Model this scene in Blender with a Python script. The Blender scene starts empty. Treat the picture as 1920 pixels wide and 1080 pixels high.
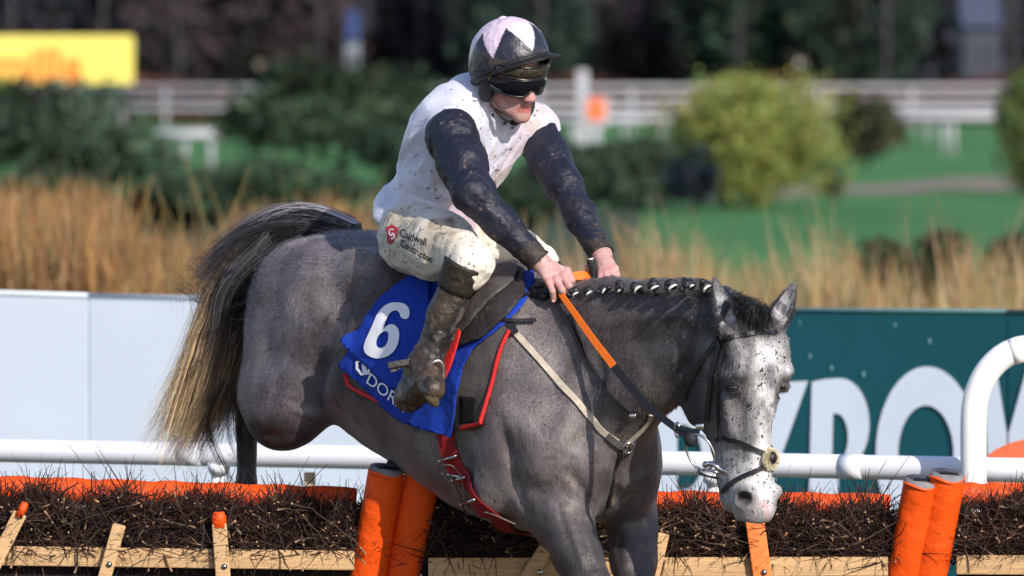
import bpy, bmesh, math, random
import numpy as np
from mathutils import Vector, Matrix
from mathutils.bvhtree import BVHTree
from mathutils.geometry import delaunay_2d_cdt
random.seed(7)
rng = np.random.default_rng(11)
R = math.radians
SC = bpy.context.scene
COL = SC.collection

# ------------------------------------------------------------------ camera
CAM_H = 2.3
DIST = 30.0
PITCH = math.atan(440 / 19200)
cam_d = bpy.data.cameras.new("Camera")
cam = bpy.data.objects.new("Camera", cam_d)
COL.objects.link(cam)
cam.location = (0, -DIST, CAM_H)
cam.rotation_euler = (math.pi / 2 - PITCH, 0, 0)
cam_d.sensor_width = 36
cam_d.lens = 360
cam_d.clip_end = 3000
cam_d.clip_start = 1
cam_d.dof.use_dof = True
cam_d.dof.focus_distance = DIST - 0.15
cam_d.dof.aperture_fstop = 6.6
cam_d.dof.aperture_blades = 0
SC.camera = cam

# ------------------------------------------------------------------ light
SUN_AZ = math.atan2(-0.86, 0.50)          # direction towards the sun, in plan
SUN_EL = R(29)
to_sun = Vector((math.cos(SUN_EL) * math.cos(SUN_AZ), math.cos(SUN_EL) * math.sin(SUN_AZ), math.sin(SUN_EL)))
sun_d = bpy.data.lights.new("Sun", 'SUN')
sun_d.energy = 4.3
sun_d.angle = R(0.55)
sun_d.color = (1.0, 0.92, 0.83)
sun = bpy.data.objects.new("Sun", sun_d)
COL.objects.link(sun)
sun.rotation_euler = (-to_sun).to_track_quat('-Z', 'Y').to_euler()
w = bpy.data.worlds.new("World")
SC.world = w
w.use_nodes = True
nt = w.node_tree
sky = nt.nodes.new('ShaderNodeTexSky')
sky.sky_type = 'NISHITA'
sky.sun_disc = False
sky.sun_elevation = SUN_EL
sky.sun_rotation = math.atan2(to_sun.x, to_sun.y)
sky.air_density = 1.0
sky.dust_density = 0.6
tint = nt.nodes.new('ShaderNodeMix'); tint.data_type = 'RGBA'; tint.blend_type = 'MULTIPLY'; tint.inputs['Factor'].default_value = 1
tint.inputs['B'].default_value = (1.02, .955, 1.05, 1)      # colour balance of the skylight: less green, a little more magenta
nt.links.new(sky.outputs[0], tint.inputs['A'])
nt.links.new(tint.outputs['Result'], nt.nodes['Background'].inputs[0])
nt.nodes['Background'].inputs[1].default_value = 0.14
SC.view_settings.view_transform = 'Standard'
SC.view_settings.look = 'None'
SC.view_settings.exposure = 0.26
SC.view_settings.gamma = 1
SC.cycles.use_denoising = True

# ------------------------------------------------------------------ placing helpers
cp, sp = math.cos(PITCH), math.sin(PITCH)
def P(px, py, y=0.0):
    """photo pixel at a distance of DIST+y metres -> world point"""
    D = DIST + y
    a = (px - 960) / 19200 * D
    b = (540 - py) / 19200 * D
    return np.array((a, -DIST + D * cp + b * sp, CAM_H - D * sp + b * cp))
def V(p):
    return Vector((float(p[0]), float(p[1]), float(p[2])))
def nrm(v):
    v = np.asarray(v, float)
    return v / (np.linalg.norm(v) + 1e-12)

# ------------------------------------------------------------------ scene-object helpers
def tag(o, label=None, cat=None, group=None, kind=None):
    if label: o['label'] = label
    if cat: o['category'] = cat
    if group: o['group'] = group
    if kind: o['kind'] = kind
    return o
def empty(name, loc, label=None, cat=None, group=None):
    o = bpy.data.objects.new(name, None)
    COL.objects.link(o)
    o.location = V(loc)
    o.empty_display_size = 0.1
    return tag(o, label, cat, group)
def link(o, parent=None):
    COL.objects.link(o)
    if parent is not None:
        o.parent = parent
        # keep world placement: meshes are written in world coordinates
        m = Matrix.Identity(4)
        q = parent
        chain = []
        while q is not None:
            chain.append(q); q = q.parent
        for q in reversed(chain):
            m = m @ q.matrix_parent_inverse @ Matrix.LocRotScale(q.location, q.rotation_euler, q.scale)
        o.matrix_parent_inverse = m.inverted()
    return o
def mesh_obj(name, verts, faces, mat, parent=None, smooth=True, cols=None, mats=None, fmat=None):
    """verts (n,3); faces: list of tuples, or int array (m,k)"""
    me = bpy.data.meshes.new(name)
    verts = np.asarray(verts, np.float32)
    if isinstance(faces, np.ndarray) and faces.ndim == 2:
        k = faces.shape[1]; m = faces.shape[0]
        me.vertices.add(len(verts)); me.vertices.foreach_set('co', verts.ravel())
        me.loops.add(m * k); me.loops.foreach_set('vertex_index', faces.astype(np.int32).ravel())
        me.polygons.add(m)
        me.polygons.foreach_set('loop_start', np.arange(0, m * k, k, dtype=np.int32))
        me.update(calc_edges=True)
    else:
        me.from_pydata([tuple(map(float, v)) for v in verts], [], [tuple(int(i) for i in f) for f in faces])
    me.validate()
    if cols is not None:
        ca = me.color_attributes.new('Col', 'FLOAT_COLOR', 'POINT')
        c = np.ones((len(verts), 4), np.float32); c[:, :3] = cols
        ca.data.foreach_set('color', c.ravel())
    if mats:
        for m_ in mats: me.materials.append(m_)
    elif mat: me.materials.append(mat)
    if fmat is not None:
        me.polygons.foreach_set('material_index', np.asarray(fmat, np.int32))
    me.polygons.foreach_set('use_smooth', np.full(len(me.polygons), smooth))
    o = bpy.data.objects.new(name, me)
    return link(o, parent)

class MB:
    """collects simple solids into one mesh"""
    def __init__(s): s.v = []; s.f = []
    def add(s, v, f):
        b = len(s.v); s.v += [tuple(map(float, q)) for q in v]; s.f += [tuple(i + b for i in q) for q in f]
    def box(s, c, half, ax=None, bev=0.0):
        ax = np.eye(3) if ax is None else np.asarray(ax)
        c = np.asarray(c, float)
        if bev > 0:
            v = []; h = np.asarray(half, float); b = bev
            bm = bmesh.new()
            bmesh.ops.create_cube(bm, size=2)
            for q in bm.verts: q.co = Vector([q.co[i] * h[i] for i in range(3)])
            bmesh.ops.bevel(bm, geom=bm.edges[:], offset=b, segments=2, affect='EDGES', profile=0.6)
            vv = [c + ax.T @ np.array(q.co) for q in bm.verts]
            bm.verts.index_update()
            s.add(vv, [[q.index for q in f.verts] for f in bm.faces]); bm.free(); return s
        v = [c + ax.T @ (np.array((i, j, k)) * half) for i in (-1, 1) for j in (-1, 1) for k in (-1, 1)]
        s.add(v, [(0, 1, 3, 2), (4, 6, 7, 5), (0, 4, 5, 1), (2, 3, 7, 6), (0, 2, 6, 4), (1, 5, 7, 3)])
        return s
    def tube(s, pts, rad, n=12, caps=True, closed=False, flat=None):
        pts = [np.asarray(p, float) for p in pts]
        m = len(pts)
        rad = [rad] * m if np.isscalar(rad) else list(rad)
        prev = None; rings = []
        for i in range(m):
            if closed: t = nrm(pts[(i + 1) % m] - pts[i - 1])
            else: t = nrm(pts[min(i + 1, m - 1)] - pts[max(i - 1, 0)])
            if prev is None:
                u = nrm(np.cross(t, (0, 0, 1) if abs(t[2]) < .9 else (0, 1, 0)))
            else:
                u = nrm(prev - t * np.dot(prev, t))
            prev = u
            vv = np.cross(t, u)
            fu, fv = (1, 1) if flat is None else flat
            rings.append([pts[i] + rad[i] * (fu * math.cos(a) * u + fv * math.sin(a) * vv) for a in np.arange(n) * 2 * math.pi / n])
        v = [q for r in rings for q in r]; f = []
        for i in range(m if closed else m - 1):
            j = (i + 1) % m
            for k in range(n):
                f.append((i * n + k, i * n + (k + 1) % n, j * n + (k + 1) % n, j * n + k))
        if caps and not closed:
            f.append(tuple(range(n))[::-1]); f.append(tuple((m - 1) * n + k for k in range(n)))
        s.add(v, f); return s
    def ball(s, c, r, n=12, m=8, ax=None):
        r = np.array([r] * 3) if np.isscalar(r) else np.asarray(r, float)
        ax = np.eye(3) if ax is None else np.asarray(ax)
        v = [np.array((0, 0, 1.0))]
        for i in range(1, m):
            for k in range(n):
                a = math.pi * i / m; b = 2 * math.pi * k / n
                v.append(np.array((math.sin(a) * math.cos(b), math.sin(a) * math.sin(b), math.cos(a))))
        v.append(np.array((0, 0, -1.0)))
        f = [(0, 1 + k, 1 + (k + 1) % n) for k in range(n)]
        for i in range(m - 2):
            for k in range(n):
                f.append((1 + i * n + k, 1 + (i + 1) * n + k, 1 + (i + 1) * n + (k + 1) % n, 1 + i * n + (k + 1) % n))
        L = len(v) - 1; b = 1 + (m - 2) * n
        f += [(L, b + (k + 1) % n, b + k) for k in range(n)]
        s.add([np.asarray(c) + ax.T @ (q * r) for q in v], f); return s
    def build(s, name, mat, parent=None, smooth=True):
        return mesh_obj(name, s.v, s.f, mat, parent, smooth)

# ------------------------------------------------------------------ materials
def mat(name, col, rough=0.7, noise=0.0, nscale=30.0, bump=0.0, bscale=60.0, metal=0.0, vcol=False,
        spec=0.3, sheen=0.0, mud=0.0, mudscale=40.0, mudcol=(0.06, 0.045, 0.032), stretch=None, bump2=0.0, b2scale=10.0, coat=0.0, mudmap=None):
    m = bpy.data.materials.new(name); m.use_nodes = True
    t = m.node_tree; n = t.nodes; l = t.links
    b = n['Principled BSDF']
    b.inputs['Roughness'].default_value = rough
    b.inputs['Metallic'].default_value = metal
    b.inputs['Specular IOR Level'].default_value = spec
    if sheen:
        b.inputs['Sheen Weight'].default_value = sheen
    if coat: b.inputs['Coat Weight'].default_value = coat
    tc = n.new('ShaderNodeTexCoord')
    src = tc.outputs['Object']
    if stretch:
        mp = n.new('ShaderNodeMapping'); l.new(src, mp.inputs[0]); mp.inputs['Scale'].default_value = stretch
        if len(stretch) > 3: pass
        src = mp.outputs[0]
    if vcol:
        a = n.new('ShaderNodeAttribute'); a.attribute_name = 'Col'; c = a.outputs['Color']
    else:
        a = n.new('ShaderNodeRGB'); a.outputs[0].default_value = (*col, 1); c = a.outputs[0]
    if noise:
        tx = n.new('ShaderNodeTexNoise'); tx.inputs['Scale'].default_value = nscale; tx.inputs['Detail'].default_value = 5
        l.new(src, tx.inputs['Vector'])
        mr = n.new('ShaderNodeMapRange'); l.new(tx.outputs[0], mr.inputs[0])
        mr.inputs[1].default_value = 0.25; mr.inputs[2].default_value = 0.75
        mr.inputs[3].default_value = 1 - noise; mr.inputs[4].default_value = 1 + noise
        mx = n.new('ShaderNodeVectorMath'); mx.operation = 'SCALE'; l.new(c, mx.inputs[0]); l.new(mr.outputs[0], mx.inputs['Scale'])
        c = mx.outputs[0]
    if mud:
        tx = n.new('ShaderNodeTexNoise'); tx.inputs['Scale'].default_value = mudscale; tx.inputs['Detail'].default_value = 6; tx.inputs['Roughness'].default_value = .65
        l.new(tc.outputs['Object'], tx.inputs['Vector'])
        mr = n.new('ShaderNodeMapRange'); l.new(tx.outputs[0], mr.inputs[0])
        mr.inputs[1].default_value = 0.72 - 0.3 * mud; mr.inputs[2].default_value = 0.78 - 0.3 * mud
        mm = n.new('ShaderNodeMix'); mm.data_type = 'RGBA'
        l.new(mr.outputs[0], mm.inputs['Factor']); l.new(c, mm.inputs['A']); mm.inputs['B'].default_value = (*mudcol, 1)
        c = mm.outputs['Result']
        rr = n.new('ShaderNodeMapRange'); l.new(mr.outputs[0], rr.inputs[0]); rr.inputs[3].default_value = rough; rr.inputs[4].default_value = 0.85
        l.new(rr.outputs[0], b.inputs['Roughness'])
    l.new(c, b.inputs['Base Color'])
    last = None
    for (s_, sc_) in ((bump2, b2scale), (bump, bscale)):
        if s_:
            tx = n.new('ShaderNodeTexNoise'); tx.inputs['Scale'].default_value = sc_; tx.inputs['Detail'].default_value = 4
            l.new(src, tx.inputs['Vector'])
            bp = n.new('ShaderNodeBump'); bp.inputs['Strength'].default_value = min(1, s_); bp.inputs['Distance'].default_value = 0.6 / sc_
            l.new(tx.outputs[0], bp.inputs['Height'])
            if last: l.new(last, bp.inputs['Normal'])
            last = bp.outputs[0]
    if last: l.new(last, b.inputs['Normal'])
    return m

# ------------------------------------------------------------------ numpy noise
_perm = rng.random((64, 64, 64)).astype(np.float32)
def vnoise(p):
    """smooth value noise in [0,1]; p (...,3)"""
    i = np.floor(p).astype(np.int64); f = (p - i).astype(np.float32); f = f * f * (3 - 2 * f)
    out = 0
    for a in (0, 1):
        wa = f[..., 0] if a else 1 - f[..., 0]
        for b in (0, 1):
            wb = f[..., 1] if b else 1 - f[..., 1]
            for c in (0, 1):
                wc = f[..., 2] if c else 1 - f[..., 2]
                out = out + wa * wb * wc * _perm[(i[..., 0] + a) & 63, (i[..., 1] + b) & 63, (i[..., 2] + c) & 63]
    return out
def fbm(p, oct=3):
    s = 0; a = 0.5; t = 0
    for k in range(oct):
        s = s + a * vnoise(p * (2 ** k) + 17.3 * k); t += a; a *= 0.5
    return s / t

# ------------------------------------------------------------------ implicit-surface modeller
def sm(x, a, b):
    t = np.clip((x - a) / (b - a), 0, 1)
    return t * t * (3 - 2 * t)
class Field:
    def __init__(s, xs, ys, zs):
        s.xs, s.ys, s.zs = [np.asarray(a, np.float32) for a in (xs, ys, zs)]
        s.D = np.full((len(xs), len(ys), len(zs)), 0.2, np.float32)
    def sl(s, lo, hi):
        r = []
        for a, l, h in zip((s.xs, s.ys, s.zs), lo, hi):
            i0 = max(0, int(np.searchsorted(a, l)) - 1); i1 = min(len(a), int(np.searchsorted(a, h)) + 1)
            r.append((i0, i1))
        return r
    def apply(s, fn, lo, hi, k=0.02, mode='add'):
        m = k + 0.03
        (a, b), (c, d), (e, f) = s.sl(np.asarray(lo) - m, np.asarray(hi) + m)
        if b <= a or d <= c or f <= e: return
        g = np.stack(np.meshgrid(s.xs[a:b], s.ys[c:d], s.zs[e:f], indexing='ij'), -1)
        q = fn(g).astype(np.float32)
        D = s.D[a:b, c:d, e:f]
        if mode == 'add':
            h = np.clip(.5 + .5 * (D - q) / k, 0, 1); D[...] = D * (1 - h) + q * h - k * h * (1 - h)
        elif mode == 'sub':
            q = -q; h = np.clip(.5 - .5 * (D - q) / k, 0, 1); D[...] = D * (1 - h) + q * h + k * h * (1 - h)
        elif mode == 'warp':
            D[...] = D + q
    # primitives -----------------------------------------------------
    def cap(s, a, b, ra, rb=None, k=0.03, mode='add', sq=None, bulge=0.0):
        rb = ra if rb is None else rb
        a = np.asarray(a, float); b = np.asarray(b, float); ab = b - a; L2 = ab @ ab + 1e-9
        if sq is not None:
            l, q = nrm(sq[0]), sq[1]
        def fn(g):
            p = g - a
            if sq is not None:
                c = (p @ l)[..., None] * l
                p = p + (1 / q - 1) * c
                abx = ab + (1 / q - 1) * (ab @ l) * l
            else: abx = ab
            t = np.clip((p @ abx) / (abx @ abx), 0, 1)
            r = ra + (rb - ra) * t + bulge * 4 * t * (1 - t)
            d = np.linalg.norm(p - t[..., None] * abx, axis=-1) - r
            return d * (0.75 if sq is not None and q < .8 else 1.0)
        r = max(ra, rb) + abs(bulge)
        s.apply(fn, np.minimum(a, b) - r, np.maximum(a, b) + r, k, mode)
    def chain(s, pts, rs, k=0.03, mode='add', sq=None):
        for i in range(len(pts) - 1): s.cap(pts[i], pts[i + 1], rs[i], rs[i + 1], k, mode, sq)
    def ell(s, c, r, ax=None, k=0.03, mode='add'):
        """ax rows are the three axes, r their radii"""
        ax = np.eye(3) if ax is None else np.asarray([nrm(a) for a in ax]); r = np.asarray(r, float); c = np.asarray(c, float)
        def fn(g):
            q = (g - c) @ ax.T
            k0 = np.linalg.norm(q / r, axis=-1); k1 = np.linalg.norm(q / (r * r), axis=-1) + 1e-6
            return k0 * (k0 - 1) / k1
        R_ = np.sqrt(((ax * r[:, None]) ** 2).sum(0))
        s.apply(fn, c - R_, c + R_, k, mode)
    def loft(s, o, ax, keys, k=0.03, mode='add', pw=2.0):
        """axis ax[0]; keys rows: (s, cu, cv, hu, hv) along ax[1], ax[2]"""
        o = np.asarray(o, float); ax = np.asarray([nrm(a) for a in ax]); K = np.asarray(keys, float)
        ss = np.linspace(K[0, 0], K[-1, 0], 200)
        # smooth interpolation (Catmull-like through cubic on smoothed linear)
        T = [np.interp(ss, K[:, 0], K[:, i]) for i in range(1, 5)]
        ker = np.hanning(17); ker /= ker.sum()
        T = [np.convolve(np.pad(t, 8, mode='edge'), ker, mode='valid') for t in T]
        def fn(g):
            q = (g - o) @ ax.T
            sc = np.clip(q[..., 0], K[0, 0], K[-1, 0]); ds = q[..., 0] - sc
            cu, cv, hu, hv = [np.interp(sc, ss, t) for t in T]
            x = (q[..., 1] - cu); y = (q[..., 2] - cv)
            if pw != 2.0:
                k0 = ((np.abs(x) / hu) ** pw + (np.abs(y) / hv) ** pw + 1e-9) ** (1 / pw)
                rad = np.sqrt(x * x + y * y) + 1e-6
                d = rad * (1 - 1 / np.maximum(k0, 1e-3)); d = np.where(k0 < .3, -np.minimum(hu, hv) * .7, d)
            else:
                k0 = np.sqrt((x / hu) ** 2 + (y / hv) ** 2); k1 = np.sqrt((x / hu ** 2) ** 2 + (y / hv ** 2) ** 2) + 1e-6
                d = k0 * (k0 - 1) / k1
            return np.where(np.abs(ds) > 1e-6, np.sqrt(np.maximum(d, 0) ** 2 + ds ** 2), d)
        c0 = []
        for row in K:
            for a in (-1, 1):
                for b in (-1, 1):
                    c0.append(o + ax.T @ np.array((row[0], row[1] + a * row[3], row[2] + b * row[4])))
        c0 = np.array(c0)
        s.apply(fn, c0.min(0), c0.max(0), k, mode)
    def mesh(s, smooth=1):
        D = s.D; D[0] = D[-1] = .1; D[:, 0] = D[:, -1] = .1; D[:, :, 0] = D[:, :, -1] = .1
        ins = D < 0
        nx, ny, nz = D.shape
        cnt = np.zeros((nx - 1, ny - 1, nz - 1), np.int8)
        offs = [(i, j, k) for i in (0, 1) for j in (0, 1) for k in (0, 1)]
        for (i, j, k) in offs: cnt += ins[i:nx - 1 + i, j:ny - 1 + j, k:nz - 1 + k]
        act = (cnt > 0) & (cnt < 8)
        I = np.argwhere(act); idx = np.full(act.shape, -1, np.int32); idx[act] = np.arange(len(I))
        vals = {o: D[I[:, 0] + o[0], I[:, 1] + o[1], I[:, 2] + o[2]] for o in offs}
        acc = np.zeros((len(I), 3)); n = np.zeros(len(I))
        for o in offs:
            for ax in range(3):
                if o[ax] == 0:
                    o2 = list(o); o2[ax] = 1; o2 = tuple(o2)
                    a, b = vals[o], vals[o2]; m = (a < 0) != (b < 0)
                    t = np.where(m, a / np.where(m, a - b, 1), 0)
                    p = np.tile(np.array(o, float), (len(I), 1)); p[:, ax] = t
                    acc[m] += p[m]; n[m] += 1
        p = acc / n[:, None]
        co = np.empty((len(I), 3))
        for ax, g in enumerate((s.xs, s.ys, s.zs)):
            co[:, ax] = g[I[:, ax]] + p[:, ax] * (g[I[:, ax] + 1] - g[I[:, ax]])
        F = []
        for ax in range(3):
            sl0 = [slice(None)] * 3; sl1 = [slice(None)] * 3; sl0[ax] = slice(0, -1); sl1[ax] = slice(1, None)
            a = ins[tuple(sl0)]; b = ins[tuple(sl1)]
            E = np.argwhere(a != b)
            u, v = [(1, 2), (2, 0), (0, 1)][ax]
            E = E[(E[:, u] > 0) & (E[:, v] > 0)]
            fl = a[E[:, 0], E[:, 1], E[:, 2]]
            q = []
            for (du, dv) in ((-1, -1), (0, -1), (0, 0), (-1, 0)):
                c = E.copy(); c[:, u] += du; c[:, v] += dv
                ok = np.minimum(c, np.array(idx.shape) - 1)
                q.append(idx[ok[:, 0], ok[:, 1], ok[:, 2]])
            q = np.stack(q, 1)
            q[~fl] = q[~fl][:, ::-1]
            F.append(q[(q >= 0).all(1)])
        F = np.concatenate(F)
        for _ in range(smooth):
            S = np.zeros_like(co); N = np.zeros(len(co))
            for a, b in ((0, 1), (1, 2), (2, 3), (3, 0)):
                np.add.at(S, F[:, a], co[F[:, b]]); np.add.at(S, F[:, b], co[F[:, a]])
                np.add.at(N, F[:, a], 1); np.add.at(N, F[:, b], 1)
            co = co * 0.5 + 0.5 * S / np.maximum(N, 1)[:, None]
        return co, F
def axis_grid(lo, hi, step, fine=None):
    """coordinates with finer steps inside the ranges of fine = [(lo, hi, step)]"""
    out = [lo]
    while out[-1] < hi:
        st = step
        for (a, b, f) in (fine or []):
            if a <= out[-1] <= b: st = min(st, f)
        out.append(out[-1] + st)
    return np.array(out)
def vnormals(co, F):
    n = np.cross(co[F[:, 2]] - co[F[:, 0]], co[F[:, 3]] - co[F[:, 1]]) if F.shape[1] == 4 else np.cross(co[F[:, 1]] - co[F[:, 0]], co[F[:, 2]] - co[F[:, 0]])
    N = np.zeros_like(co)
    for i in range(F.shape[1]): np.add.at(N, F[:, i], n)
    return N / (np.linalg.norm(N, axis=1)[:, None] + 1e-12)
CAMP = Vector((0, -DIST, CAM_H))
def proj(p):
    """world (n,3) -> photo pixels"""
    p = np.asarray(p, float)
    d = p - np.array((0, -DIST, CAM_H))
    z = d[..., 1] * cp - d[..., 2] * sp
    b = d[..., 1] * sp + d[..., 2] * cp
    return 960 + 19200 * d[..., 0] / z, 540 - 19200 * b / z

# strands ----------------------------------------------------------
def strands(name, PTS, W, cols, material, parent=None, sides=3, twist=True):
    """PTS (n,m,3) polylines, W (n,m) radii, cols (n,m,3)"""
    n, m, _ = PTS.shape
    T = np.gradient(PTS, axis=1); T /= np.linalg.norm(T, axis=2)[..., None] + 1e-9
    ref = rng.normal(size=(n, 1, 3)); U = np.cross(T, ref); U /= np.linalg.norm(U, axis=2)[..., None] + 1e-9
    Vv = np.cross(T, U)
    ang = np.arange(sides) * 2 * math.pi / sides
    if sides == 2: off = [U, -U]
    else: off = [math.cos(a) * U + math.sin(a) * Vv for a in ang]
    vv = np.stack([PTS + o * W[..., None] for o in off], 2)      # n,m,s,3
    verts = vv.reshape(-1, 3)
    base = (np.arange(n)[:, None] * m + np.arange(m - 1)[None, :]) * sides
    F = []
    if sides == 2:
        F.append(np.stack([base, base + 1, base + 3, base + 2], -1).reshape(-1, 4))
    else:
        for k in range(sides):
            k2 = (k + 1) % sides
            F.append(np.stack([base + k, base + k2, base + sides + k2, base + sides + k], -1).reshape(-1, 4))
    cc = np.repeat(cols[:, :, None, :], sides, 2).reshape(-1, 3)
    return mesh_obj(name, verts, np.concatenate(F), material, parent, True, cc)
def bez(ctrl, m):
    """smooth polyline through control points (Catmull-Rom), ctrl (k,3)"""
    c = np.asarray(ctrl, float); c = np.vstack([2 * c[0] - c[1], c, 2 * c[-1] - c[-2]])
    k = len(c) - 3; out = []
    for t in np.linspace(0, k - 1e-6, m):
        i = int(t); f = t - i
        p0, p1, p2, p3 = c[i:i + 4]
        out.append(.5 * ((2 * p1) + (-p0 + p2) * f + (2 * p0 - 5 * p1 + 4 * p2 - p3) * f * f + (-p0 + 3 * p1 - 3 * p2 + p3) * f ** 3))
    return np.array(out)
def leafcloud(name, C, size, cols, material, parent=None, kind=None, upness=0.0):
    """many small leaf-shaped quads centred at C"""
    n = len(C)
    a = rng.normal(size=(n, 3)); a[:, 2] += upness; a /= np.linalg.norm(a, axis=1)[:, None]
    b = np.cross(a, rng.normal(size=(n, 3))); b /= np.linalg.norm(b, axis=1)[:, None]
    s_ = (size * (0.6 + 0.8 * rng.random(n)))[:, None]
    v = np.stack([C - a * s_, C + b * s_ * .55, C + a * s_, C - b * s_ * .55], 1).reshape(-1, 3)
    F = np.arange(4 * n).reshape(n, 4)
    o = mesh_obj(name, v, F, material, parent, False, np.repeat(cols, 4, 0))
    return o
# ================================================================== SETTING
def attr_mat(name, rough=0.8, spec=0.2, sheen=0.0, noise=0.0, nscale=30., trans=0.0, bump=0, bscale=60.):
    m = mat(name, (1, 1, 1), rough, noise=noise, nscale=nscale, vcol=True, spec=spec, sheen=sheen, bump=bump, bscale=bscale)
    return m
M_leaf = attr_mat('leaf', 0.7)
def ground_mat():
    m = bpy.data.materials.new('turf'); m.use_nodes = True; t = m.node_tree; n = t.nodes; l = t.links
    b = n['Principled BSDF']; b.inputs['Roughness'].default_value = .9; b.inputs['Specular IOR Level'].default_value = .1
    tc = n.new('ShaderNodeTexCoord'); mp = n.new('ShaderNodeMapping'); l.new(tc.outputs['Object'], mp.inputs[0]); mp.inputs['Scale'].default_value = (.25, .05, 1)
    tx = n.new('ShaderNodeTexNoise'); tx.inputs['Scale'].default_value = 1.3; tx.inputs['Detail'].default_value = 6; l.new(mp.outputs[0], tx.inputs['Vector'])
    cr = n.new('ShaderNodeValToRGB'); l.new(tx.outputs[0], cr.inputs[0])
    e = cr.color_ramp.elements; e[0].position = .3; e[0].color = (.048, .150, .046, 1); e[1].position = .7; e[1].color = (.074, .205, .064, 1)
    l.new(cr.outputs[0], b.inputs['Base Color'])
    return m
gv = [(-900, -60, 0), (900, -60, 0), (900, 1600, 0), (-900, 1600, 0)]
# ground sheet, subdivided a little
NXg, NYg = 40, 60
gx = np.linspace(-900, 900, NXg); gy = np.linspace(-60, 1600, NYg)
gg = np.array([(x, y, 0.0) for y in gy for x in gx])
gf = np.array([(j * NXg + i, j * NXg + i + 1, (j + 1) * NXg + i + 1, (j + 1) * NXg + i) for j in range(NYg - 1) for i in range(NXg - 1)])
tag(mesh_obj('ground', gg, gf, ground_mat()), 'bright green mown racecourse turf', kind='structure')
def ground_pt(px, py):
    """where the view through a photo pixel meets the ground"""
    d = (P(px, py, 0) - P(px, py, -1)); o = P(px, py, 0)
    return o - d * (o[2] / d[2])
wt = np.array([(x, y, .006) for y in np.linspace(-45, 22, 12) for x in np.linspace(-40, 40, 12)])
wf = np.array([(j * 12 + i, j * 12 + i + 1, (j + 1) * 12 + i + 1, (j + 1) * 12 + i) for j in range(11) for i in range(11)])
tag(mesh_obj('turf', wt, wf, mat('bounce_cut_turf', (.075, .080, .042), .95, noise=.5, nscale=1.5, bump=.5, bscale=6)), 'unseen brown-green turf sheet added to cut green bounce light', kind='structure')  # out-of-view ground layer, added to weaken green light bounced off the grass
# pale track strip
M_track = mat('dry_track', (.20, .17, .13), .95, noise=.35, nscale=.6)
def ground_strip(name, top, bot, z, m, label):
    v = []; f = []
    for (px, a, b) in zip([t[0] for t in top], [t[1] for t in top], [t[1] for t in bot]):
        for q in np.linspace(a, b, 5):
            g = ground_pt(px, q); g[2] = z; v.append(g)
    for i in range(len(top) - 1):
        for k in range(4):
            f.append((i * 5 + k, i * 5 + k + 1, (i + 1) * 5 + k + 1, (i + 1) * 5 + k))
    return tag(mesh_obj(name, v, f, m), label, kind='structure')
xs_ = list(range(1000, 2060, 40))
ground_strip('path', [(x, 372 - (x - 1000) * .044 + 4 * math.sin(x * .02)) for x in xs_], [(x, 386 - (x - 1000) * .034 + 3 * math.sin(x * .031)) for x in xs_], .012, M_track, 'pale dry grass track crossing the green turf')
M_dk = mat('rough_grass', (.035, .06, .025), .95, noise=.4, nscale=.5)
ground_strip('verge', [(x, 396) for x in range(-400, 1241, 80)], [(x, 620) for x in range(-400, 1241, 80)], .010, M_dk, 'dark rough grass verge behind the reeds')

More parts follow.
